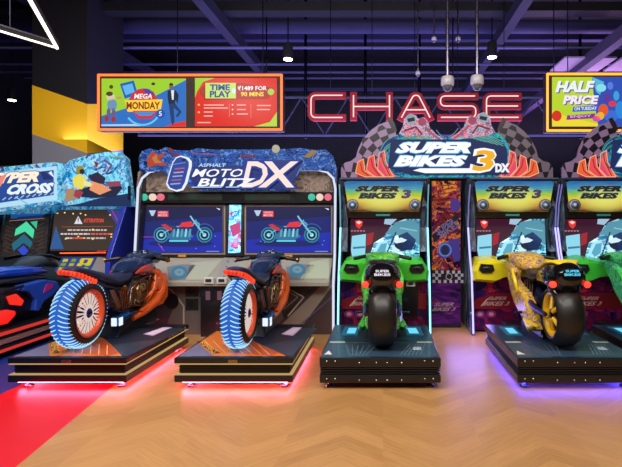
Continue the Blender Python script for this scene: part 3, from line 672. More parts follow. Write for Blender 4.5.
# ------------------------------------------------------------------ motorcycles
def wheel(t, cx, cy, cz, R, hw, tyre_mat, tyre_col, rim_col, name='rear_wheel', prof=None, tread=False, spokes=26, hubc='#c9b8a8', rimw=.07, rimmat='plastic', spk='#e8c8a8', spkmat='metal', thick=.006):
    ri = R*.70
    n = 9
    prof = [(ri, -hw*.72)]+[(R-(R-ri)*.9*abs(math.cos(PI*i/(n-1)))**3.0*1.0, -hw*math.cos(PI*i/(n-1))) for i in range(n)]+[(ri, hw*.72)]
    q = MB(tyre_mat, tyre_col)
    if tread:
        q.lathe((cx, cy, cz), 'x', prof[:4], 48, caps=False, mat='rubber', col='#14141c'); q.lathe((cx, cy, cz), 'x', prof[3:-3], 48, caps=False); q.lathe((cx, cy, cz), 'x', prof[-4:], 48, caps=False, mat='rubber', col='#14141c')
    else: q.lathe((cx, cy, cz), 'x', prof, 48, caps=False)
    if tread:
        for k in range(46):
            a = 2*PI*k/46
            for sgn in (-1, 1):
                pts = []
                for j in range(5):
                    u = j/4; aa = a+u*.13; xx = sgn*(.012+u*(hw*.80-.012)); rr = R-(R-ri)*.9*abs(xx/hw)**3.2+.003
                    pts.append((cx+xx, cy+math.cos(aa)*rr, cz+math.sin(aa)*rr))
                q.tube(pts, [.004, .0055, .0055, .005, .0025], 4, sm=False, mat='screen', col='#b0e4ff')
    o = q.build(name, t)
    q = MB('plastic', rim_col)
    for s_ in (-1, 1):
        q.lathe((cx, cy, cz), 'x', [(ri+.018, s_*hw*.74), (ri+.012, s_*(hw*.74+.012)), (ri-rimw*.6, s_*(hw*.74+.014)), (ri-rimw, s_*hw*.55), (ri-rimw*1.02, s_*hw*.3)], 48, caps=False)
    q.lathe((cx, cy, cz), 'x', [(ri, -hw*.7), (ri-.03, -hw*.3), (ri-.03, hw*.3), (ri, hw*.7)], 48, caps=False, col='#3a3a40')
    q.build('rim', o)
    for s_ in (-1, 1):
        q = MB(spkmat, spk)
        for k in range(spokes):
            a = 2*PI*k/spokes; b_ = a+(.22 if k % 2 else -.22)*(1 if spokes > 10 else .4)
            q.tube([(cx+s_*hw*.75, cy+math.cos(b_)*.045, cz+math.sin(b_)*.045), (cx+s_*hw*.5, cy+math.cos(a)*(ri-rimw*.7), cz+math.sin(a)*(ri-rimw*.7))], thick, 6)
        q.build('spokes', o)
    q = MB('metal', hubc); q.lathe((cx, cy, cz), 'x', [(.001, -hw*.85), (.035, -hw*.83), (.06, -hw*.6), (.05, 0), (.06, hw*.6), (.035, hw*.83), (.001, hw*.85)], 20); q.build('hub', o)
    return o
def cruiser():
    x = -1.275
    t = thing('arcade_motorcycle', 'dark blue cruiser ride-on with glowing blue tyre, the right one near the green motorcycle', 'motorcycle', (x, 4.5, .264), 'cruiser motorcycles')
    wheel(t, x, 4.10, .270+.302, .30, .108, 'backlit', '#1660c8', '#ee5a30', tread=True, spokes=36, spk='#e0c8c0', spkmat='backlit', thick=.006, hubc='#5a5ab8', rimw=.034)  # spokes are no lamps: their emission imitates metallic shine
    # seat, one swept body
    q = MB('rubber', '#1a2244')
    q.loft([(x, 3.93, .965, .04, .018, 2.4), (x, 3.98, .97, .08, .03, 2.4), (x, 4.08, .94, .10, .04, 2.4), (x, 4.25, .875, .11, .06, 2.3), (x, 4.50, .80, .125, .065, 2.3), (x, 4.70, .80, .12, .07, 2.2), (x, 4.86, .86, .095, .075, 2.2)], 24)
    q.build('seat', t)
    q = MB('plastic', '#161a30')
    q.loft([(x, 3.97, .925, .07, .02, 2.4), (x, 4.08, .89, .09, .025, 2.4), (x, 4.35, .77, .10, .03, 2.4), (x, 4.6, .70, .08, .04, 2.4)], 16); q.build('rear_fender', t)
    # curved tail light with ribs
    q = MB('glow', '#ff3018'); arc = [(x-.085, 4.06, .935), (x-.088, 3.99, .950), (x-.07, 3.94, .955), (x-.03, 3.915, .955), (x+.03, 3.915, .948), (x+.07, 3.94, .935), (x+.09, 4.0, .91), (x+.10, 4.08, .875), (x+.105, 4.16, .84)]
    q.tube(arc, [.01, .018, .022, .023, .023, .022, .02, .016, .01], 10, mat='backlit', col='#e8220c')
    for a_, b_ in zip(arc, arc[1:]):
        for u in (.25, .75):
            p = Vector(a_).lerp(Vector(b_), u); q.lathe(p, 'z', [(.001, -.022), (.017, -.02), (.0235, 0), (.017, .02), (.001, .022)], 10, col='#ff4a22', mat='screen')
    q.build('tail_light', t)
    # tank
    q = MB('gloss', '#1b2a4c')
    q.loft([(x, 4.66, .86, .05, .03, 2), (x, 4.76, .885, .11, .075, 2.2), (x, 4.92, .91, .145, .09, 2.4), (x, 5.08, .915, .15, .09, 2.4), (x, 5.2, .90, .12, .08, 2.2), (x, 5.28, .88, .05, .04, 2)], 24)
    q.build('fuel_tank', t)
    for s_ in (-1, 1):
        q = MB('plastic', '#b03a30'); q.loft([(x+s_*.135, 4.78, .85, .012, .01, 2), (x+s_*.145, 4.88, .865, .022, .04, 2), (x+s_*.155, 5.0, .875, .018, .045, 2), (x+s_*.15, 5.1, .875, .01, .015, 2)], 12); q.build('tank_badge', t)
    # dash and headset
    q = MB('plastic', '#1c2c4a')
    q.loft([(x, 5.0, .985, .06, .02, 2.6), (x, 5.06, 1.0, .12, .035, 2.8), (x, 5.2, 1.005, .15, .045, 2.8), (x, 5.32, .985, .14, .06, 2.6), (x, 5.42, .94, .08, .05, 2.4)], 24); q.build('dash_cowl', t)
    q = MB('gloss', '#0c1830')
    for dx, dy in ((-.055, 0), (.055, 0), (0, .1)):
        q.lathe((x+dx, 5.11+dy, 1.035+dy*.1), 'z', [(.045, -.02), (.045, .012), (.036, .016), (.036, .008), (.001, .008)], 20); q.lathe((x+dx, 5.11+dy, 1.044+dy*.1), 'z', [(.034, 0), (.001, .001)], 16, col='#9fc8f0', mat='dimlit')
    q.build('gauges', t)
    q = MB('metal', '#23262e'); q.tube([(x-.30, 5.06, .965), (x-.22, 5.10, .975), (x-.12, 5.2, .965), (x, 5.22, .96), (x+.12, 5.2, .965), (x+.22, 5.10, .975), (x+.30, 5.06, .965)], .016, 10); q.build('handlebar', t)
    for s_ in (-1, 1):
        q = MB('rubber', '#17181c'); q.tube([(x+s_*.21, 5.10, .974), (x+s_*.225, 5.095, .974), (x+s_*.325, 5.045, .962), (x+s_*.335, 5.04, .96)], [.024, .02, .02, .023], 12); q.tube([(x+s_*.335, 5.04, .96), (x+s_*.35, 5.035, .958)], .026, 12, col='#a8742e', mat='metal')
        o = q.build('grip', t)
        q = MB('metal', '#2c2e34'); q.tube([(x+s_*.18, 5.14, .985), (x+s_*.2, 5.19, .985), (x+s_*.31, 5.15, .97)], .007, 6); q.build('brake_lever', o)
    # engine, bronze lattice block inside a tubular frame
    q = MB('bronze_mesh')
    q.loft([(x, 4.60, .62, .04, .05, 3), (x, 4.68, .62, .10, .13, 3.5), (x, 4.86, .63, .125, .155, 3.5), (x, 5.04, .63, .12, .15, 3.5), (x, 5.12, .62, .06, .08, 3)], 20, sm=False)
    for k in range(6):
        q.box(x-.135, x+.135, 4.70+k*.06, 4.72+k*.06, .52, .74)
    for s_ in (-1, 1):
        q.lathe((x+s_*.13, 4.84, .60), 'x', [(.085, -.01*s_), (.085, .015*s_), (.06, .03*s_), (.001, .032*s_)], 20)
    q.build('engine', t)
    q = MB('metal', '#4a4650')
    for s_ in (-1, 1):
        u = x+s_*.13
        q.tube([(u*1, 4.42, .74), (u, 4.62, .72), (u, 4.72, .80), (u, 4.95, .84), (u, 5.15, .80), (u, 5.22, .66)], .012, 8)
        q.tube([(u, 4.62, .72), (u, 4.58, .52), (u, 4.66, .44), (u, 4.95, .42)], .012, 8); q.tube([(u, 4.42, .74), (u, 4.58, .52)], .012, 8); q.tube([(u, 4.72, .80), (u, 4.60, .60)], .009, 8)
    for k in range(4): q.tube([(x+.14, 4.5+k*.03, .74), (x+.14, 4.53+k*.03, .50)], .006, 6, col='#a8744e')
    q.build('tube_frame', t)
    # orange fork covers
    q = MB('plastic', '#e8601e')
    for s_ in (-1, 1):
        u = x+s_*.12
        q.tube([(u*.5+x*.5, 5.12, .83), (u, 5.24, .80), (u+s_*.02, 5.32, .70), (u+s_*.02, 5.30, .58), (u+s_*.02, 5.14, .48), (u+s_*.01, 4.92, .42), (u, 4.74, .385)], [.03, .05, .058, .06, .058, .048, .028], 12)
        q.tube([(u+s_*.03, 5.16, .78), (u+s_*.03, 5.12, .64), (u+s_*.02, 4.96, .52)], [.02, .034, .018], 8)
    q.loft([(x, 5.2, .62, .1, .16, 3), (x, 5.32, .62, .12, .17, 3), (x, 5.36, .62, .06, .1, 3)], 16, col='#c24c18')
    q.build('orange_fork_cover', t)
    def yz(px, py, X=-2.56): Y = X*F/(px-CX); return (min(Y, 5.42), H+(CY-py)*Y/F)
    for s_ in (-1, 1):
        q = MB('plastic', '#e86420'); a_, b_ = sorted((x+s_*.13, x+s_*.17))
        q.prism([yz(*u) for u in [(153, 282.6), (159, 275), (164.3, 272.5), (169, 280), (168.3, 294.7), (161, 303.5), (141.8, 313), (137.8, 310.5), (146.6, 304.3), (158.7, 293), (155.5, 288)]], 'x', a_, b_)
        q.build('orange_side_panel', t, bevel=.012)
        u = x+s_*.155; q = MB('metal', '#8a6a58')
        for pl_ in ([(128, 305), (130, 289), (140, 279), (149, 275), (155, 283), (150, 293), (141, 305.5), (128, 305)], [(118, 291), (121, 308), (131, 306)], [(131, 289), (136, 296), (132, 304)], [(140, 279), (143, 290), (137, 303)], [(149, 275), (146, 288), (152, 290)]):
            q.tube([(u, yz(*a)[0], yz(*a)[1]) for a in pl_], .0075, 6)
        q.build('lattice_tubes', t)
        q = MB('metal', '#b88a58')
        q.lathe((x+s_*.14, yz(141, 291)[0], yz(141, 291)[1]), 'x', [(.10, 0), (.10, s_*.01), (.075, s_*.022), (.05, s_*.012), (.03, s_*.03), (.001, s_*.03)], 24); q.build('engine_cover', t)
        q = MB('plastic', '#7a4a34'); q.prism([yz(*u_) for u_ in [(113, 290), (127, 289), (124, 298), (127, 306), (121, 309)]], 'x', *sorted((x+s_*.10, x+s_*.125))); q.build('side_plate', t, bevel=.006)
    # swing arm, exhaust box with lamp, stand
    q = MB('metal', '#2a3350')
    for s_ in (-1, 1): q.tube([(x+s_*.118, 4.36, .545), (x+s_*.13, 4.46, .50), (x+s_*.11, 4.75, .46)], [.022, .028, .024], 10)
    q.build('swing_arm', t)
    for s_ in (-1, 1):
        q = MB('metal', '#2f7fc0'); q.tube([(x+s_*.165, 4.34, .44), (x+s_*.165, 4.54, .46)], .045, 16); q.tube([(x+s_*.165, 4.54, .46), (x+s_*.13, 4.8, .44)], [.03, .02], 10); o = q.build('exhaust', t)
        q = MB('screen', '#eef8ff'); q.box(x+s_*.165-.024, x+s_*.165+.024, 4.33, 4.338, .40, .475); q.box(x+s_*.21-.003, x+s_*.21+.003, 4.34, 4.40, .40, .475); q.build('lit_end_cap', o)
    q = MB('plastic', '#14151c'); q.hexa([(x-.13, 4.45, .266), (x+.13, 4.45, .266), (x+.14, 5.28, .266), (x-.14, 5.28, .266), (x-.09, 4.62, .42), (x+.09, 4.62, .42), (x+.11, 5.2, .46), (x-.11, 5.2, .46)]); q.build('stand', t, bevel=.012)
    q = MB('plastic', '#17181e'); q.tube([(x, 5.3, .9), (x, 5.45, .74)], .045, 12); q.build('steering_column', t)
    return t
cr_ = cruiser()
dup(cr_, -1.425, 'dark blue cruiser ride-on with glowing blue tyre, the left one beside the snowmobile ride')

busy('sport_yellow', ['#3a2a6a', '#f0c418', '#e8b010', '#5a3a9a', '#ffd83a', '#d89a10'], 13, 0, .3, 2)
busy('sport_green', ['#123a2a', '#58c83a', '#3aa82e', '#1a6a4a', '#8ae04a', '#48b830'], 13, 0, .3, 2)
busy('sport_green_teal', ['#0e3a3a', '#3ad06a', '#1a8a6a', '#66e87a', '#10605a', '#30b85a'], 12, 0, .3, 2)
def sport_bike(X, label, main, deco, rimc, tail_top, glow_plate):
    x = X
    t = thing('arcade_motorcycle', label, 'motorcycle', (x, 4.5, .264), 'sport motorcycles')
    wheel(t, x, 4.15, .2665+.285, .284, .125, 'rubber', '#191512', rimc, tread=False, spokes=5, spk=rimc, spkmat='plastic', thick=.022, rimw=.04, hubc='#3a3a44')
    # tail unit
    q = MB('gloss', '#0a0a0c')
    q.loft([(x, 3.925, .93, .09, .05, 2.6), (x, 3.97, .895, .135, .125, 2.2), (x, 4.08, .895, .165, .145, 2.2), (x, 4.25, .895, .15, .125, 2.3), (x, 4.45, .85, .13, .09, 2.4), (x, 4.62, .83, .09, .06, 2.2)], 28)
    q.loft([(x, 4.0, .70, .03, .02, 2), (x, 4.02, .745, .11, .05, 2.2), (x, 4.16, .79, .13, .05, 2.2), (x, 4.3, .80, .08, .04, 2.2)], 20)
    q.build('tail_unit', t)
    q = MB('plastic', tail_top)
    q.loft([(x, 4.0, 1.005, .06, .012, 2.4), (x, 4.08, 1.03, .12, .022, 2.6), (x, 4.25, 1.01, .13, .022, 2.6), (x, 4.45, .94, .12, .02, 2.6), (x, 4.56, .90, .06, .015, 2.4)], 20)
    q.build('seat_cover', t)
    q = MB('backlit', glow_plate); Yt = 3.925
    q.on(Yt); vs, fs = text_mesh('SUPER', .04); q.add([(x-.06+.12*u, 3.915, .955+.022*v) for u, v in vs], fs); vs, fs = text_mesh('BIKES', .04)
    q.add([(x-.07+.14*u, 3.915, .925+.022*v) for u, v in vs], fs); q.build('tail_lettering', t)
    for s_ in (-1, 1):
        q = MB('glow', '#ff3a28'); q.lathe((x+s_*.148, 3.97, .845), 'y', [(.024, .03), (.03, 0), (.025, -.02), (.001, -.028)], 20); q.lathe((x+s_*.148, 3.98, .845), 'y', [(.036, .03), (.036, -.004)], 20, caps=False, mat='plastic', col='#1a1012'); q.build('tail_light', t)
    # saddle
    q = MB('rubber', '#15151b'); q.loft([(x, 4.5, .86, .10, .03, 2.4), (x, 4.65, .83, .13, .05, 2.4), (x, 4.82, .83, .12, .06, 2.4), (x, 4.95, .87, .08, .06, 2.2)], 20); q.build('saddle', t)
    # tank + front cowl
    q = MB(deco if deco else 'plastic', main)
    q.loft([(x, 4.84, .88, .06, .04, 2.2), (x, 4.94, .92, .14, .075, 2.4), (x, 5.1, .95, .185, .085, 2.4), (x, 5.25, .965, .19, .075, 2.4), (x, 5.36, .955, .14, .05, 2.2), (x, 5.42, .95, .06, .03, 2.2)], 24); q.build('fuel_tank', t)
    q = MB('plastic', main)
    q.loft([(x, 5.05, .965, .05, .02, 2.2), (x, 5.12, .975, .14, .03, 2.0), (x, 5.25, .99, .20, .04, 1.8), (x, 5.38, .98, .23, .05, 1.8), (x, 5.5, .95, .2, .05, 2), (x, 5.6, .95, .1, .03, 2.2)], 24)
    q.build('front_cowl', t)
    # side fairings
    for s_ in (-1, 1):
        q = MB(deco, main)
        up = [(5.42, .93), (5.12, .93), (5.02, .84), (5.06, .74), (4.9, .70), (4.66, .66), (4.46, .50), (4.36, .36), (4.46, .32), (4.75, .36), (5.0, .46), (5.2, .60), (5.3, .74), (5.44, .84)]
        n_ = len(up); cx_, cz_ = sum(a for a, _ in up)/n_, sum(b for _, b in up)/n_
        base_ = x+s_*.10; r0 = [(base_, a, b) for a, b in up]; r1 = [(x+s_*.165, a, b) for a, b in up]; r2 = [(x+s_*.195, cx_+(a-cx_)*.72, cz_+(b-cz_)*.72) for a, b in up]
        q.rings([r0, r1, r2], sm=False); q.build('side_fairing', t, bevel=.01)
        q = MB('plastic', main); q.tube([(x+s_*.185, 5.1, .86), (x+s_*.21, 4.92, .78), (x+s_*.2, 4.84, .66), (x+s_*.2, 4.94, .60)], [.012, .022, .02, .012], 8); q.build('frame_rail', t)
        q = MB('plastic', main); q.tube([(x+s_*.18, 4.62, .40), (x+s_*.2, 4.42, .37), (x+s_*.19, 4.3, .42)], [.03, .04, .018], 10); q.build('belly_guard', t)
        q = MB('metal', '#5a54a0'); q.tube([(x+s_*.15, 4.15, .549), (x+s_*.16, 4.4, .56), (x+s_*.13, 4.75, .6)], [.02, .03, .025], 10); q.build('swing_arm', t)
        q = MB('metal', '#3c3c48'); q.tube([(x+s_*.17, 4.7, .46), (x+s_*.27, 4.68, .46)], .014, 8); q.build('foot_peg', t)
        q = MB('rubber', '#121216'); q.tube([(x+s_*.12, 5.32, .98), (x+s_*.2, 5.24, .985), (x+s_*.32, 5.17, .965)], [.014, .02, .021], 10); o = q.build('grip', t)
        q = MB('metal', '#2c2e34'); q.tube([(x+s_*.17, 5.28, .995), (x+s_*.2, 5.34, .995), (x+s_*.3, 5.27, .975)], .007, 6); q.build('brake_lever', o)
    q = MB('metal', '#4a4870'); q.loft([(x, 4.45, .6, .04, .06, 3), (x, 4.6, .6, .1, .14, 3), (x, 4.95, .62, .1, .16, 3), (x, 5.1, .66, .05, .08, 3)], 16, sm=False)
    for k in range(4): q.box(x-.11, x+.11, 4.62+k*.08, 4.65+k*.08, .48, .76)
    q.build('engine', t)
    q = MB('plastic', '#0f0f15'); q.hexa([(x-.10, 4.4, .266), (x+.10, 4.4, .266), (x+.12, 5.0, .266), (x-.12, 5.0, .266), (x-.07, 4.5, .45), (x+.07, 4.5, .45), (x+.09, 4.95, .5), (x-.09, 4.95, .5)]); q.build('stand', t, bevel=.01)
    q = MB('plastic', '#14141b'); q.tube([(x, 5.3, .92), (x, 5.53, .83)], .05, 12); q.build('steering_column', t)
    return t
sport_bike(-.005, 'green and black sport ride-on motorcycle seen straight from behind at the centre', '#46c828', 'sport_green', '#3a3a3a', '#0e0e10', '#f2e6f6')
sport_bike(1.615, 'yellow and purple sport ride-on motorcycle with yellow wheel rim, second from the right', '#f2cc1c', 'sport_yellow', '#e8b41c', '#f2cc1c', '#5fd8ff')
sport_bike(2.775, 'green and teal sport ride-on motorcycle cut off by the right edge of the photo', '#3ec850', 'sport_green_teal', '#2a8a4a', '#3ec850', '#5fd8ff')

# ------------------------------------------------------------------ single sport game cabinets
busy('pod_side', ['#161a26', '#2c3444', '#4a5a6c', '#1c2032', '#7a8a9a', '#241c38'], 6, .04, .25, 1.2, stretch=(1.6, 1, .25))
busy('lower_print', ['#240a24', '#5a0f30', '#1a1038', '#7a1a3a', '#2a1454', '#140a20'], 5, .12, .3, 1.5)
busy('racing_screen', ['#0c2a4e', '#2a7098', '#8ed4ec', '#1c5a88', '#c8f0fa', '#3f96b8', '#10304e'], 6, .8, .25, 1.6, stretch=(1, 1, 1.5), rot=.6)
def header_mat():
    m = bpy.data.materials.new('sunset_header'); m.use_nodes = True; nt = m.node_tree; b = nt.nodes['Principled BSDF']
    tc = nt.nodes.new('ShaderNodeTexCoord'); sp = nt.nodes.new('ShaderNodeSeparateXYZ'); nt.links.new(tc.outputs['UV'], sp.inputs[0])
    cr = nt.nodes.new('ShaderNodeValToRGB'); e = cr.color_ramp
    while len(e.elements) < 6: e.elements.new(.5)
    for i, (p, c) in enumerate([(0, '#3a2a20'), (.25, '#d0862a'), (.45, '#e8d838'), (.62, '#8ac850'), (.78, '#3a9ac0'), (1, '#1f5fb0')]): e.elements[i].position = p; e.elements[i].color = lin(c)
    n = nt.nodes.new('ShaderNodeTexNoise'); n.inputs['Scale'].default_value = 3; mp = nt.nodes.new('ShaderNodeMapping'); mp.inputs['Scale'].default_value = (2, 9, 1)
    nt.links.new(tc.outputs['UV'], mp.inputs[0]); nt.links.new(mp.outputs[0], n.inputs['Vector'])
    a = nt.nodes.new('ShaderNodeMath'); a.operation = 'MULTIPLY_ADD'; nt.links.new(n.outputs['Fac'], a.inputs[0]); a.inputs[1].default_value = .3; nt.links.new(sp.outputs[1], a.inputs[2])
    s2 = nt.nodes.new('ShaderNodeMath'); s2.operation = 'SUBTRACT'; nt.links.new(a.outputs[0], s2.inputs[0]); s2.inputs[1].default_value = .15
    nt.links.new(s2.outputs[0], cr.inputs[0])
    def mth(op, a, b2):
        n_ = nt.nodes.new('ShaderNodeMath'); n_.operation = op; n_.use_clamp = op == 'SUBTRACT' and a == 1
        for i, v in enumerate((a, b2)):
            if isinstance(v, (int, float)): n_.inputs[i].default_value = v
            else: nt.links.new(v, n_.inputs[i])
        return n_.outputs[0]
    dx = mth('MULTIPLY', mth('SUBTRACT', sp.outputs[0], .5), 2.6); dy = mth('MULTIPLY', mth('SUBTRACT', sp.outputs[1], .42), 2.2)
    d2 = mth('ADD', mth('MULTIPLY', dx, dx), mth('MULTIPLY', dy, dy)); g = mth('SUBTRACT', 1, d2)
    mx = nt.nodes.new('ShaderNodeMix'); mx.data_type = 'RGBA'; nt.links.new(g, mx.inputs[0]); nt.links.new(cr.outputs[0], mx.inputs[6]); mx.inputs[7].default_value = lin('#f0f070')
    nt.links.new(mx.outputs[2], b.inputs['Emission Color']); b.inputs['Emission Strength'].default_value = .85; b.inputs['Base Color'].default_value = (.02, .02, .02, 1); b.inputs['Specular IOR Level'].default_value = .1
    MATS['sunset_header'] = m
header_mat()
def uv_quad(o, name):
    me = o.data; uv = me.uv_layers.new(name='UVMap')
    zs = [v.co.z for v in me.vertices]; xs = [v.co.x for v in me.vertices]
    for l in me.loops:
        v = me.vertices[l.vertex_index].co; uv.data[l.index].uv = ((v.x-min(xs))/(max(xs)-min(xs)), (v.z-min(zs))/(max(zs)-min(zs)))
def pod(dx, label, cons, neon, logo_col='#c41e2e'):
    off = (dx, 0, 0); t = thing('arcade_cabinet', label, 'arcade game', (.013+dx, 6.2, 0))
    def M(mat='plastic', col='#222222'): return MB(mat, col, off)
    c = .013
    q = M('plastic', '#121218'); q.box(c-.53, c+.53, 6.12, 6.95, 0, 1.89); q.build('body', t, bevel=.015)
    prof = [(5.56, 0), (5.60, .35), (5.66, .7), (5.80, 1.0), (5.90, 1.3), (5.86, 1.6), (5.76, 1.80), (5.72, 1.89), (5.84, 1.92), (6.95, 1.91), (6.95, 0)]
    for s_ in (-1, 1):
        q = M('pod_side'); a, b_ = sorted((c+s_*.568, c+s_*.535)); q.prism(prof, 'x', a, b_); o = q.build('side_panel', t, bevel=.006)
        q = M('pod_side'); e_ = [(5.57, .02), (5.61, .35), (5.67, .7), (5.81, 1.0), (5.91, 1.3), (5.87, 1.6), (5.78, 1.80), (5.75, 1.885)]
        for (ya, za), (yb, zb) in zip(e_, e_[1:]):
            wa, wb = (.03, .03) if za < .9 else (.10, .10)
            q.hexa([(c+s_*.565, ya-.012, za), (c+s_*(.565-wa), ya-.012, za), (c+s_*(.565-wa), ya+.08, za), (c+s_*.565, ya+.08, za), (c+s_*.565, yb-.012, zb), (c+s_*(.565-wb), yb-.012, zb), (c+s_*(.565-wb), yb+.08, zb), (c+s_*.565, yb+.08, zb)])
        q.build('front_edge_trim', t)
        q = M('glow', neon); ns = [(5.535, .03), (5.575, .35), (5.635, .7), (5.775, 1.0), (5.875, 1.3), (5.835, 1.6), (5.735, 1.84)]
        q.tube([(c+s_*.556, y, z) for y, z in ns[:5]], .011, 8); q.tube([(c+s_*.556, y, z) for y, z in ns[4:]], .008, 8, mat='dimlit'); q.build('neon_edge_tube', t)
    # top cap
    q = M('plastic', '#1a2a44'); q.box(c-.56, c+.56, 5.74, 6.9, 1.895, 1.925); q.build('top_cap', t, bevel=.008)
    # lit header
    q = M('plastic', '#0e0e12').on(5.80, (1.5, -.12)); q.poly([(341.5, 178.5), (425.5, 178.5), (420.5, 218), (347.5, 218)], '#0c0c10', th=.25); q.build('header_housing', t)
    q = M('sunset_header').on(5.79, (1.5, -.12)); q.poly([(344, 181), (423.5, 181), (419, 212), (349, 212)], '#fff'+'fff', 1); o = q.build('header_panel', t); uv_quad(o, '')
    q = M('print', '#30303a').on(5.785, (1.5, -.12))
    q.text('SUPER', 356, 401.5, 185.2, 192, '#a8b0a0', 1, shear=4, off=.08, mat='dimlit'); q.text('BIKES', 359.5, 396.5, 192.4, 199, '#a8b0a0', 1, shear=3, off=.08, mat='dimlit')
    q.text('SUPER', 356.5, 401, 185.8, 191.5, '#2a3038', 2, shear=4, off=.06); q.text('BIKES', 360, 396, 193, 198.5, '#2f3a40', 2, shear=3, off=.06); q.text('3', 402, 411, 189.5, 198.5, '#5a4a78', 2, shear=2, off=.06)
    q.build('header_lettering', t)
    q = M('print').on(5.785, (1.5, -.12)); q.rect(376, 390, 214, 216, '#3a8a90', 2); q.build('small_display', t)
    for px in (352.5, 415):
        p = W(px, 205, 5.74); p.x += 0
        q = M('print', '#5a6070')
        for r_, cc, l_ in ((.075, '#6a5a70', 0), (.062, '#9aa0a8', 1), (.05, '#4a5060', 2), (.032, '#5a7ab0', 3), (.018, '#c8d0e0', 4)):
            q.lathe(p+Vector((0, -.004*l_, 0)), 'y', [(r_, .05), (r_, 0), (.001, -.001)], 20, col=cc)
        q.build('speaker', t)
    # screen
    tl = (.9, .16)
    q = M('gloss', '#0a0a10').on(5.93, tl); q.rect(346.5, 422, 216, 264, '#0b0b12', th=.08); q.build('screen_bezel', t)
    q = M('screen', '#ffffff').on(5.925, tl); x0, x1 = 350.5, 419.5
    q.rect(x0, x1, 219, 263, '#3f1830', 1, mat='backlit')
    q.poly([(371, 263), (373, 248), (385, 236), (392, 224), (405, 219), (x1, 219), (x1, 263)], '#3a86a8', 2, mat='racing_screen')
    q.poly([(385, 234), (396, 222), (412, 220), (x1, 225), (x1, 245), (402, 236)], '#5a9ab0', 3, mat='backlit')
    q.poly([(352, 236), (366, 234), (365, 257), (353, 263), (351, 250)], '#8fd8ee', 2); q.poly([(353, 247), (365, 246), (365, 248), (353, 249)], '#3f7898', 3)
    q.poly([(367, 234), (374, 232), (372, 244), (366, 246)], '#a02030', 3); q.poly([(385, 219), (397, 219), (391, 225), (384, 224)], '#a8c8e0', 3, mat='backlit')
    q.poly([(369, 258), (374, 243), (385, 236), (399, 238), (404, 246), (398, 259), (384, 263), (371, 263)], '#3f9ac0', 4, mat='racing_screen')     # bike head
    q.poly([(373, 252), (378, 243), (386, 240), (389, 246), (384, 256), (375, 258)], '#a8ecfa', 5); q.poly([(376, 253), (381, 244), (387, 243), (385, 253), (379, 257)], '#5aa8c8', 6)
    q.poly([(392, 246), (401, 240), (399, 252), (393, 259)], '#c8f4fc', 5)
    q.ell(404, 244, 10, 6.5, '#101c40', 6, n=14); q.poly([(398, 236), (407, 232), (416, 240), (412, 250), (404, 250)], '#1c3a6a', 6)   # helmet
    q.poly([(393, 241), (401, 237.5), (407, 240), (404, 242), (396, 243.5)], '#d8f0f8', 7)
    q.line([(383, 262), (396, 232)], 1.2, '#12304e', 7); q.line([(396, 256), (416, 262)], 2, '#9ad8ec', 7); q.line([(402, 253), (418, 255)], 1, '#6ab8d4', 7); q.line([(400, 228), (417, 231)], 1.2, '#8ac4d4', 5)
    q.poly([(355, 221), (359, 220), (363, 221.5), (362, 226), (359, 229), (356, 226)], '#e83a34', 5); q.poly([(356, 222.2), (359, 221), (362, 222.4), (359, 224.5)], '#f4d8d0', 6)
    for k in range(5): q.line([(351+k*3, 231), (353+k*3, 231)], .8, '#d89aa0', 4)
    q.build('screen', t)
    # hand console
    cc = cons
    q = M('plastic', cc)
    def cx_(px): return (px-384)/77.3
    left = [(-43, 279), (-43.5, 269), (-38, 260), (-24, 257.5), (-12, 260), (0, 261), (12, 260), (24, 257.5), (38, 260), (43.5, 269), (43, 279), (24, 281), (14, 276), (0, 274.5), (-14, 276), (-24, 281)]
    pts = [(c+a/77.3*.975, H+(CY-b_)/79.5) for a, b_ in left]
    n_ = len(pts); back = [(a, 5.96, z+.03) for a, z in pts]; mid = [(a, 5.62, z) for a, z in pts]
    fr = [(c+(a-c)*.93, 5.55, .76+(z-.76)*.72) for a, z in pts]
    q.rings([back, mid, fr], sm=False); q.build('hand_console', t, bevel=.012)
    for s_ in (-1, 1):
        q = M('plastic', '#14161a'); u = c+s_*.40
        q.prism([(u-s_*.10, .80), (u-s_*.08, .86), (u+s_*.06, .87), (u+s_*.09, .80), (u+s_*.05, .76), (u-s_*.06, .76)], 'y', 5.532, 5.58)
        q.tube([(u-.04, 5.54, .82), (u, 5.50, .83), (u+.05, 5.54, .82)], .012, 8, col='#2a3440'); q.build('hand_hold', t)
    # lower fascia
    q = M('lower_print').on(5.72); q.box(c-.54, c+.54, 5.72, 6.1, .03, .72)
    q.poly([(342, 300), (362, 293), (426, 293), (426, 309), (342, 309)], '#7a1020', 1, mat='print'); q.line([(350, 306), (356, 299), (366, 299)], 1.1, '#c8a8a0', 2, mat='print')
    q.text('SUPER', 357, 376, 296.5, 300, '#b89a9a', 2, shear=3, mat='print'); q.text('BIKES 3', 353, 378, 301.5, 305.5, '#b89a9a', 2, shear=3, mat='print')
    q.poly([(356, 283), (362, 282), (361, 288), (366, 291), (358, 293)], '#c02038', 1, mat='print')
    for px in (349, 360): q.ell(px, 314, 5, 3.6, '#7a2a5a', 1, mat='print'); q.ell(px, 314, 2.6, 1.9, '#c87aa8', 2, mat='print')
    q.build('lower_panel', t, bevel=.004)
    q = M('plastic', '#08080c'); q.box(c+.21, c+.42, 5.65, 5.76, .20, .69); q.build('payment_box', t, bevel=.008)
    q = M('plastic', '#d8dce4'); q.box(c+.27, c+.38, 5.62, 5.65, .585, .67); q.box(c+.295, c+.355, 5.612, 5.62, .605, .655, col='#1c2430', mat='gloss'); q.build('card_reader', t, bevel=.006)
    return t
pod(0, 'sport game cabinet with green hand console and cyan edge tubes at the centre', '#45c436', '#8fe4ff')
pod(1.63, 'sport game cabinet with yellow hand console and violet-white edge tubes behind the yellow motorcycle', '#e8d81c', '#a49cff')
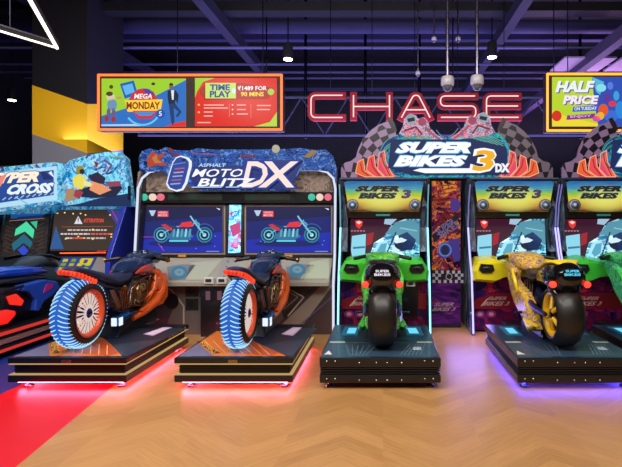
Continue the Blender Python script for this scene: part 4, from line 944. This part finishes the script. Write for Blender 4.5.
pod(2.775, 'rightmost sport game cabinet with green hand console and violet-white edge tubes', '#3cc43a', '#a49cff')

for (lx, ly) in ((1.02, 5.45),):
    area('added_neon_fill', (lx, ly, .35), (math.radians(-25), 0, 0), .5, .5, 6, (.35, .25, 1))  # added unseen lamp, stands in for violet tube light on the floor
# art panel between the first two
busy('flame_print', ['#140a1e', '#241040', '#7a2418', '#1c0e2c', '#c86a20', '#2a1450', '#a02a4a', '#d89028', '#141028'], 6, .12, .3, 2.5)
busy('purple_print', ['#1a0d30', '#3a1450', '#5a1e6a', '#241050', '#7a2a5a'], 4, .12, .3, 1, stretch=(.6, 1, 2.5))
t = thing('artwork_panel', 'tall artwork panel of flames and checkers between the first two sport cabinets', 'panel', W(449, 333, 5.97))
q = MB('plastic', '#120c1c').on(5.97); q.rect(430.8, 460.6, 180, 332.5, '#120c1c', th=.25); q.build('backing_board', t)
q = MB('flame_print').on(5.965); q.rect(432, 460.5, 181, 270, '#ffffff', 1)
for k in range(6): q.line([(433, 187+k*4), (455, 184+k*4)], 1.1, '#c83a34', 2, mat='dimlit')
q.poly([(432, 235), (458, 212), (460, 217), (434, 243)], '#20122e', 2, mat='print'); q.text('SUPER', 434, 456, 223, 230, '#8a7ab0', 3, rot=-.6, mat='dimlit'); q.text('BIKES', 438, 460, 226, 233, '#8a7ab0', 3, rot=-.6, mat='dimlit')
q.ell(445, 250, 7, 8, '#3a5ad0', 3, mat='dimlit'); q.ell(445, 250, 4, 5, '#141a50', 4, mat='dimlit'); q.poly([(448, 240), (459, 238), (460, 260), (454, 262)], '#4a3aa8', 3, mat='dimlit'); q.ring(445, 250, 6, 1, '#8aa8f0', 5, mat='dimlit'); q.ell(455, 205, 5, 7, '#5a3aa8', 3, mat='dimlit')
q.build('flame_artwork', t)
q = MB('print').on(5.965); q.rect(432, 460.5, 270, 283, '#1a1220', 1)
for i in range(11):
    for j in range(4):
        if (i+j) % 2 and not (2 < i < 8 and j in (1, 2)): q.rect(432.5+i*2.8, 435.3+i*2.8, 270.5+j*3.1, 273.6+j*3.1, '#a8a4b4', 2)
q.ring(449, 276.5, 3, .8, '#a8a4b4', 2); q.build('checkered_band', t)
q = MB('purple_print').on(5.965); q.rect(432, 460.5, 283, 324, '#ffffff', 1); q.text('SUPER', 435, 454, 302.5, 306, '#a8909c', 2, shear=3, mat='print'); q.text('BIKES 3', 433, 455, 307.5, 311, '#a8909c', 2, shear=3, mat='print'); q.line([(434, 306.7), (460, 306.7)], .6, '#a03a50', 2, mat='print')
q.build('purple_artwork', t)

# toppers
busy('swirl_print', ['#0c2a5a', '#1a7ab0', '#24b0a0', '#123a7a', '#3aa0c0', '#1450a0'], 5, .22, .4, 4)
busy('rider_print', ['#d04a78', '#7ac8e8', '#3a1a4a', '#f09ab0', '#b03a6a', '#a8c8d4'], 13, .18, .4, 2)
def checker(q, outline, L):
    pass
def topper(dx, label, ptxt=True):
    off = (dx, 0, 0); t = thing('topper_sign', label, 'sign', (.828+dx, 6.0, 1.926))
    Yt = 5.95
    def M(mat='print', col='#888888'): return MB(mat, col, off).on(Yt)
    half = [(341, 178), (341, 168), (345, 162.5), (351, 161), (356, 157), (358, 149), (363, 139), (370, 131), (378, 125), (387, 121.5), (394, 123), (396, 134), (396, 178)]
    for mir in (0, 1):
        X = (lambda a: 894-a) if mir else (lambda a: a)
        q = M(); q.poly([(X(a), b_) for a, b_ in half], '#8a7298' if not mir else '#6e6272', 0, th=.04)
        # checkers: rows along a fan about (396,178)
        def inside(a, b_):
            c_ = False; n_ = len(half)
            for i_ in range(n_):
                (x1_, y1_), (x2_, y2_) = half[i_], half[(i_+1) % n_]
                if (y1_ > b_) != (y2_ > b_) and a < (x2_-x1_)*(b_-y1_)/(y2_-y1_)+x1_: c_ = not c_
            return c_
        for i in range(9):
            for j in range(9):
                if (i+j) % 2: continue
                r0, r1 = 10+j*6.6, 16.6+j*6.6; a0, a1 = PI-.12+i*.2, PI+.08+i*.2
                pp = [(400+r*math.cos(a)*.98, 176+r*math.sin(a)*1.0) for r, a in ((r0, a0), (r1, a0), (r1, a1), (r0, a1))]
                cxp, cyp = sum(u for u, _ in pp)/4, sum(v_ for _, v_ in pp)/4
                if inside(cxp, cyp):
                    for _ in range(4): pp = [(u, v_) if inside(u-1 if u < cxp else u, v_-1) else (u+(cxp-u)*.3, v_+(cyp-v_)*.3) for u, v_ in pp]
                    q.poly([(X(a), b_) for a, b_ in pp], '#16081a', 1)
        q.poly([(X(a), b_) for a, b_ in [(387, 119), (391, 117.5), (395, 124), (397, 131), (393, 131)]], '#2a1420', 2)
        q.build('checkered_wing', t)
        q = M('dimlit')
        for k in range(3):
            a = 358+k*10.5; y0 = 161-k*4.2
            sh = [(a, y0+1), (a+5.5, y0-2), (a+7, y0+10), (a+18-k*1.5, 177), (a+7-k, 177), (a-2.5+k*.5, 173 if k == 0 else 170)]
            q.poly([(X(u), v_) for u, v_ in sh], ['#f0622a', '#f04a4a', '#e8426a'][k], 3+k, mat='backlit'); q.line([(X(u), v_) for u, v_ in sh+sh[:1]], .8, '#ffb48a', 6+k, mat='backlit'); q.line([(X(u), v_) for u, v_ in [(a+2.6, y0+2), (a+4.2, y0+10), (a+11, 176)]], 1.1, '#a01838', 6+k, mat='backlit')
        q.poly([(X(u), v_) for u, v_ in [(357, 177.5), (359, 168), (365, 170), (398, 177.5)]], '#c8304e', 2)
        q.poly([(X(u), v_) for u, v_ in [(379, 160), (385, 153), (384, 166), (397, 177), (388, 177)]], '#f06a50', 7, mat='backlit')
        q.build('flame_chevrons', t)
    q = M('swirl_print')
    q.poly([(391, 178), (386, 168), (387, 155), (392, 142), (399, 135.5), (413, 134), (430, 134.5), (448, 138), (460, 135.5), (480, 132.5), (496, 132.5), (505, 139), (510, 150), (511, 165), (507, 178)], '#1a7ab0', 3, th=.06)
    for k in range(8): q.ring(392+k*1.2, 156, 8+k*1.8, .8, random.choice(['#6ae0e8', '#1a4aa0', '#2ac0a0']), 5, n=12, a0=1.6, a1=4.6, mat='dimlit')
    for k in range(6): q.line([(398+k*2, 139+k*1.0), (416, 136+k*1.3), (432, 138+k*1.5)], .8, random.choice(['#5ae0c0', '#2a9ad0', '#8aeae0']), 5, mat='dimlit'); q.line([(470+k*3, 138+k), (488, 135.5+k*1.5), (503, 142+k*2)], .8, random.choice(['#5ae0c0', '#2ab08a', '#8aeae0']), 5, mat='dimlit')
    q.poly([(455, 146), (462, 139), (500, 138), (507, 150), (507, 160), (500, 150), (470, 146)], '#104a6a', 4, mat='dimlit'); q.build('swirl_board', t)
    for mir in (0, 1):
        X = (lambda a: 894-a) if mir else (lambda a: a); Z = (lambda b_: b_-1.5) if mir else (lambda b_: b_)
        q = M('rider_print'); q.poly([(X(a), Z(b_)) for a, b_ in [(399, 134), (403, 126), (404, 119), (410, 114.5), (416, 115.5), (418, 119), (424, 117), (428, 122), (430, 128), (437, 135), (444, 139), (440, 142), (425, 139), (408, 138)]], '#d04a78', 4, th=.04)
        q.ell(X(411), Z(119.5), 5, 4.6, '#b8d8e8', 6, mat='dimlit'); q.poly([(X(407), Z(119)), (X(414), Z(117.5)), (X(415), Z(121)), (X(408), Z(122.5))], '#1a1a3a', 7, mat='dimlit')
        q.ring(X(411), Z(119.5), 5, .6, '#e8f4ff', 7, mat='dimlit'); q.ell(X(422), Z(122), 4, 4, '#d85a86', 6, mat='dimlit'); q.line([(X(425), Z(127)), (X(432), Z(134)), (X(440), Z(140))], 2, '#e0708a', 6, mat='dimlit'); q.line([(X(404), Z(131)), (X(416), Z(127)), (X(422), Z(135))], 1.6, '#b03058', 7, mat='dimlit')
        q.line([(X(436), Z(130)), (X(440), Z(135)), (X(446), Z(139))], .8, '#8ab8e0', 6, mat='dimlit'); q.build('rider_cutout', t)
    q = M('screen', '#ffffff'); q.on(Yt-.02)
    q.poly([(391, 139.5), (474, 139.5), (506, 147), (508, 174.5), (411, 174.5), (388, 168)], '#0f2258', 1, mat='backlit')
    for dd, cc, L in ((.8, '#58b4f4', 2), (0, '#ffffff', 4)):
        q.text('SUPER', 398-dd, 474+dd, 142.2-dd, 153.2+dd, cc, L, shear=8, off=.06+dd*.02); q.text('BIKES', 397-dd, 465.5+dd, 155.5-dd, 166.5+dd, cc, L, shear=7, off=.06+dd*.02)
    q.poly([(413, 170.5), (420, 168.4), (481, 168.4), (479, 173), (425, 173.2)], '#ffffff', 4); q.text('3', 471, 496, 148, 173.2, '#ffffff', 4, shear=5, off=.06); q.text('3', 474, 494.5, 150.2, 171.2, '#f4b01c', 5, shear=5, off=.03)
    q.text('DX', 495, 509.5, 163.5, 172.5, '#f0f4ff', 6, off=.07); q.build('title_lettering', t)
    q = MB('plastic', '#1a1218', off); q.box(-.53, 2.2, 5.93, 6.08, 1.926, 1.945)
    for xx in (-.3, .83, 1.95): q.box(xx-.02, xx+.02, 6.02, 6.06, 1.98, 2.35)
    q.build('mounting_rail', t)
    return t
topper(0, 'checkered and flame-edged title sign standing on top of the two left sport cabinets')
topper(2.86, 'checkered and flame-edged title sign on the rightmost cabinet, cut off by the right edge')

# ------------------------------------------------------------------ snow cross game at the far left
busy('snow_print', ['#0d3a7a', '#2a9ad0', '#8ae0f4', '#1a6ab8', '#a8dcf0', '#1a4a9a'], 6, .3, .35, 2.5)
busy('side_dark_print', ['#15131a', '#3a322c', '#1a2a3a', '#54483e', '#22202a'], 16, .1, .35, 2)
YH = 6.4
t = thing('arcade_cabinet', 'blue snow-racing game cabinet at the far left with attention notice on its screen', 'arcade game', (-4.9, YH+.3, 0))
q = MB('plastic', '#0e1018'); q.box(-6.4, -3.56, YH+.12, YH+.72, 0, 2.0); q.build('body', t, bevel=.01)
q = MB('plastic', '#2a3ab0'); q.prism([(5.85, 0), (5.9, .9), (6.28, 1.58), (YH+.72, 1.62), (YH+.72, 0)], 'x', -3.565, -3.50); q.build('side_panel', t, bevel=.008)
q = MB('snow_print').on(YH-.1)
q.poly([(62, 206), (61.5, 170), (70, 160), (85, 156), (105, 152), (118, 152), (125, 158), (131, 203), (131, 206.5)], '#2a9ad0', 0, th=.12)
q.poly([(60, 206.5), (78, 204), (100, 198), (131, 193), (131, 206.5)], '#123a78', 1, mat='dimlit')
# rider on a sled
q.ell(80.5, 170, 4, 4.2, '#d8b83a', 3, mat='dimlit'); q.ell(82.5, 171.5, 2.6, 2.4, '#1a2a4a', 4, mat='dimlit'); q.poly([(73, 178), (79, 174), (86, 178), (87, 184), (82, 190), (74, 186)], '#f0e05a', 3, mat='backlit'); q.poly([(84, 180), (94, 184), (92, 187), (84, 186)], '#f0e8a0', 4, mat='backlit')
q.poly([(88, 176), (98, 172), (106, 178), (104, 184), (94, 183)], '#3a2a5a', 3, mat='dimlit'); q.poly([(78, 190), (92, 186), (110, 188), (118, 183), (123, 188), (116, 196), (96, 198), (82, 197)], '#1c2a5a', 3, mat='dimlit')
q.poly([(92, 181), (104, 185), (112, 190), (100, 195), (90, 190)], '#f09a6a', 4, mat='backlit'); q.poly([(76, 189), (84, 192), (80, 199), (74, 196)], '#d8506a', 4, mat='dimlit'); q.poly([(62, 190), (74, 188), (78, 198), (64, 203)], '#e8b888', 2, mat='dimlit')
q.poly([(106, 182), (120, 181), (122, 186), (110, 187)], '#c85a7a', 5, mat='dimlit'); q.line([(104, 160), (112, 165), (106, 174)], 2, '#8a6ab8', 3, mat='dimlit'); q.poly([(94, 161), (99, 163), (97, 168)], '#a8305a', 3, mat='dimlit'); q.line([(110, 157), (124, 158)], 1.2, '#a8d890', 3, mat='dimlit')
q.poly([(128, 186), (131, 186), (131, 200), (128, 200)], '#101830', 3, mat='print'); q.build('rider_artwork', t)
q = MB('snow_print').on(YH-.2)
q.poly([(-70, 176), (-20, 169.5), (24, 165), (54, 162), (60, 163), (62, 168), (60.5, 204), (40, 206), (-70, 222)], '#bfe8ff', 0, mat='snow_print', th=.15)
q.poly([(-68, 181), (0, 172.5), (57, 166), (57.5, 200), (0, 208), (-68, 218)], '#b8e4fa', 1, mat='backlit'); q.poly([(-68, 186), (0, 176), (54, 170), (54, 195), (0, 203), (-68, 213)], '#204a9c', 2, mat='backlit')
for dd, cc, L in ((.7, '#2a3a5a', 3), (0, '#fff0dc', 5)):
    q.text('HYPER', -14-dd, 42+dd, 172.3-dd, 183+dd, cc, L, shear=6, off=.06+.02*dd, rot=-.045, mat='screen'); q.text('CROSS', 8-dd, 53+dd, 183.6-dd, 194+dd, cc if dd else '#e8f6ff', L, shear=6, off=.06+.02*dd, rot=-.045, mat='screen')
q.poly([(-3, 184), (2, 176), (8, 174), (3, 184), (-4, 194), (-8, 194)], '#f08a7a', 6, mat='screen')
for k in range(9): q.line([(3+k*6, 200.2-k*.7), (6.5+k*6, 197.5-k*.7)], 1, '#a8d0f4', 4, mat='backlit')
q.line([(16, 197), (30, 205)], 1.4, '#8fc4ea', 4, mat='backlit'); q.poly([(41, 172), (45, 171.5), (54, 179), (44, 180)], '#1a2a6a', 4, mat='backlit'); q.poly([(49, 173), (52, 171), (55, 178)], '#e8f4ff', 5, mat='backlit')
q.build('title_board', t)
q = MB('plastic', '#2a6ab0').on(YH-.06, (1.2, .2)); q.poly([(-60, 206), (12, 209), (50, 205), (53, 207), (53, 213), (-60, 216)], '#2f7ac4', 0, mat='snow_print', th=.1)
q.poly([(55, 204), (131, 204), (131, 209), (54, 210)], '#2f7ac4', 0, mat='snow_print', th=.1); q.build('blue_ledge', t)
# screens and the chevron panel
tl = (.9, .22)
q = MB('plastic', '#0c0c12').on(YH-.02, tl); q.poly([(50, 207), (129, 206), (124, 256), (47, 257)], '#0e0e14', th=.06); q.build('screen_bezel', t)
q = MB('screen').on(YH-.03, tl)
q.poly([(55, 210.5), (121.5, 210), (119, 250.5), (50, 251)], '#3a2e28', 1); q.poly([(50.3, 249), (56, 226), (64, 249)], '#2a5a9a', 2, mat='backlit'); q.poly([(107, 210), (121.5, 210), (120.5, 230)], '#3a3f90', 2); q.line([(112, 210), (121, 226)], .8, '#c03a5a', 3)
q.poly([(74.5, 224), (78.5, 216), (83, 224)], '#d8dce8', 3); q.poly([(78, 218), (79.4, 218), (79, 222), (78.3, 222)], '#b02838', 4)
q.text('ATTENTION', 84, 104, 218.6, 222.6, '#e04a3a', 3, off=.04)
q.line([(62, 227), (113, 226.5)], .5, '#a8563a', 3)
for x0_, x1_, yy_, c_ in [(68, 107, 229.3, '#c8bcb8'), (61, 90, 233.2, '#d8ccc8'), (91, 113, 233.2, '#e85a4a'), (66, 72, 237.4, '#d8ccc8'), (72, 86, 237.4, '#e85a4a'), (87, 106, 237.4, '#c8bcb8')]:
    x_ = x0_
    while x_ < x1_-1: w_ = random.uniform(2, 4.5); q.rect(x_, min(x_+w_, x1_), yy_, yy_+1.6, c_, 3); x_ += w_+.8
for k in range(14): q.ell(random.uniform(56, 118), random.choice([random.uniform(211.5, 217), random.uniform(228, 244)]), .9, .8, '#ffe27a', 4, n=8, mat='screen')
q.build('screen', t)
q = MB('backlit', '#ff4a1e').on(YH-.05, tl); q.line([(60, 253.2), (106, 252.6)], 1, '#ff5a2a', 2, mat='glow'); q.text('FAST', 97, 106, 250.5, 253.2, '#ff3a2a', 3, shear=2); q.build('red_light_strip', t)
q = MB('side_dark_print').on(YH-.02, tl); q.poly([(4, 210), (50, 208), (46, 258), (-2, 259)], '#2a241e', 1, th=.05)
q.poly([(11, 212), (46, 209.5), (45, 215), (11, 219)], '#2a6ac0', 2, mat='dimlit'); q.poly([(18, 217), (44, 215), (43, 219), (17, 221)], '#1a3a8a', 3, mat='dimlit')
q.poly([(15, 236), (16.5, 229), (27, 221.5), (35, 230), (33.5, 238.5), (25.5, 231.5)], '#4ae0a8', 4, mat='backlit'); q.poly([(31, 222), (38, 221), (37, 229)], '#3ac098', 4, mat='backlit')
q.poly([(12, 244), (24, 234), (33, 242), (31, 248), (24, 243), (14, 251)], '#2a8aa8', 3, mat='dimlit'); q.poly([(18, 250), (24, 245), (29, 251), (24, 256)], '#2a4ad0', 3, mat='backlit')
q.line([(10, 221), (45, 218.5)], .8, '#c88a4a', 5, mat='dimlit')
for k in range(8): q.line([(37, 222+k*4), (46-k*.4, 219+k*4)], .9, '#5a4638', 3, mat='print'); q.line([(7-k*.5, 222+k*4), (14-k*.3, 225+k*4)], .9, '#5a4638', 3, mat='print')
q.build('chevron_panel', t)
for s0, s1 in (((53.5, 206), (46, 257)), ((5.5, 211), (-1, 250)), ((130, 206), (127, 262))):
    q = MB('metal', '#a8a8b4').on(YH-.09, tl); q.line([s0, s1], 1.6, '#a8a4ac', 1); q.build('edge_trim', t)
q = MB('plastic', '#2f3037').on(5.95)
q.prism([(6.42, .92), (5.95, .62), (5.95, 0), (6.52, 0), (6.52, .92)], 'x', -6.35, -3.565, col='#26262c'); q.build('console', t, bevel=.01)
sl = (6.42-5.95)/(.92-.62)
q = MB('print').on(5.95, (.62, sl))
q.poly([(63, 257), (96.5, 257), (91, 270), (54, 272)], '#2446a0', 1); q.poly([(97.5, 257), (116, 259), (111, 277), (90, 272)], '#8f8a90', 1)
for j in range(3):
    for i in range(4): q.poly([(64+i*8.2-j*2.2, 259+j*4.2), (69+i*8.2-j*2.2, 259+j*4.2), (67.5+i*8.2-j*2.2, 262+j*4.2), (62.5+i*8.2-j*2.2, 262+j*4.2)], ['#d8d02a', '#8ab03a', '#c8b42a', '#e8d82a'][(i+j) % 4], 2)
q.poly([(82, 258.5), (94, 258.5), (91, 265), (79, 265)], '#e8d42a', 3); q.poly([(85, 260), (89, 260), (87, 263.5), (83.5, 263.5)], '#2446a0', 4); q.build('instruction_decal', t)

# platform with red light strips
t = thing('ride_platform', 'dark platform with bright red side stripes under the snowmobile ride at the far left', 'platform', (-4.4, 4.9, 0))
xa, xb, ya, yb = -5.1, -3.82, 4.0, 5.75
q = MB('plastic', '#14121a'); q.box(xa, xb, ya, yb, .235, .275); q.build('top_deck', t, bevel=.006)
q = MB('plastic', '#101016'); q.box(xa+.02, xb-.02, ya+.02, yb, .14, .235); q.build('middle_tier', t)
q = MB('plastic', '#14121a'); q.box(xa, xb, ya, yb, .06, .13); q.build('lower_deck', t, bevel=.006)
q = MB('print', '#c83a2e'); q.box(xb-.02, xb+.004, ya+.02, yb-.02, .238, .272, mat='backlit', col='#d23022'); q.box(xb-.02, xb+.002, ya+.02, yb-.02, .15, .195, col='#8a6a60'); q.build('red_stripe', t)
q = MB('backlit', '#d23022'); q.box(xb-.02, xb+.004, ya+.02, yb-.02, .07, .10); q.build('red_stripe', t)
feet(t, (xa+.1, xb-.1), (ya+.12, yb-.12), '#9a8a94', .062)
# snowmobile ride
t = thing('snowmobile_ride', 'blue and black snowmobile ride-on with red tail lights, cut off by the left edge', 'ride', (-4.25, 4.9, .277))
xm = -4.2
q = MB('plastic', '#101018'); q.loft([(xm, 4.30, .50, .18, .12, 3), (xm, 4.42, .52, .26, .20, 3), (xm, 4.8, .52, .27, .22, 3), (xm, 5.1, .50, .26, .20, 3), (xm, 5.4, .52, .24, .18, 3), (xm, 5.6, .55, .15, .1, 3)], 24); q.build('body', t)
q = MB('gloss', '#1c44c0'); q.loft([(xm, 4.45, .78, .12, .04, 2.4), (xm, 4.6, .82, .18, .06, 2.4), (xm, 4.9, .83, .2, .075, 2.4), (xm, 5.2, .81, .2, .07, 2.4), (xm, 5.45, .80, .17, .06, 2.4), (xm, 5.65, .77, .09, .03, 2.2)], 24); q.build('seat', t)
q = MB('rubber', '#15161c'); q.loft([(xm, 4.4, .73, .16, .04, 2.4), (xm, 4.8, .745, .23, .045, 2.4), (xm, 5.3, .73, .22, .045, 2.4), (xm, 5.6, .70, .12, .03, 2.4)], 20); q.build('seat_base', t)
for s_ in (-1, 1):
    q = MB('plastic', '#2347b0'); q.prism([(4.98, .69), (5.32, .71), (5.52, .66), (5.56, .58), (5.42, .50), (5.30, .46), (5.22, .36), (5.16, .38), (5.17, .50), (5.08, .60), (4.98, .63)], 'x', xm+s_*.20, xm+s_*.30, ); q.build('side_cover', t, bevel=.015)
    q = MB('backlit', '#ff2a1a'); q.prism([(4.80, .60), (4.92, .61), (5.02, .52), (4.99, .47), (4.84, .51)], 'x', xm+s_*.26, xm+s_*.285); q.build('side_marker_light', t, bevel=.006)
    q = MB('backlit', '#ff2018'); q.loft([(xm+s_*.235, 4.50, .40, .02, .03, 2.2), (xm+s_*.255, 4.60, .40, .04, .075, 2.4), (xm+s_*.265, 4.80, .39, .04, .075, 2.4), (xm+s_*.25, 4.92, .40, .02, .03, 2.2)], 16)
    o = q.build('tail_light', t)
q = MB('plastic', '#2a3440'); q.loft([(xm, 5.3, .84, .1, .03, 2.4), (xm, 5.5, .90, .18, .07, 2.6), (xm, 5.7, .90, .16, .08, 2.6), (xm, 5.86, .84, .08, .05, 2.4)], 20); q.build('front_cowl', t)
for s_ in (-1, 1):
    q = MB('plastic', '#3a5cd8'); q.loft([(xm+s_*.17, 4.62, .845, .01, .008, 2), (xm+s_*.175, 4.9, .86, .025, .016, 2), (xm+s_*.17, 5.2, .845, .025, .016, 2), (xm+s_*.15, 5.45, .83, .01, .008, 2)], 12); q.build('seat_piping', t)
    q = MB('plastic', '#b02a80'); q.prism([(5.34, .66), (5.44, .645), (5.42, .60), (5.36, .58), (5.28, .56), (5.3, .61)], 'x', *sorted((xm+s_*.29, xm+s_*.306))); q.build('magenta_decal', t)
    q = MB('rubber', '#0b0b10'); q.tube([(xm+s_*.27, 4.5, .55), (xm+s_*.285, 4.75, .67), (xm+s_*.285, 5.0, .68), (xm+s_*.28, 5.1, .56)], .016, 8); q.build('trim_rail', t)
q = MB('metal', '#24262c'); q.tube([(xm-.33, 5.50, .93), (xm-.2, 5.55, .96), (xm+.2, 5.55, .96), (xm+.33, 5.50, .93)], .018, 10); q.build('handlebar', t)
q = MB('plastic', '#12121a'); q.box(xm-.14, xm+.14, 4.5, 5.5, .276, .36); q.build('stand', t, bevel=.01)
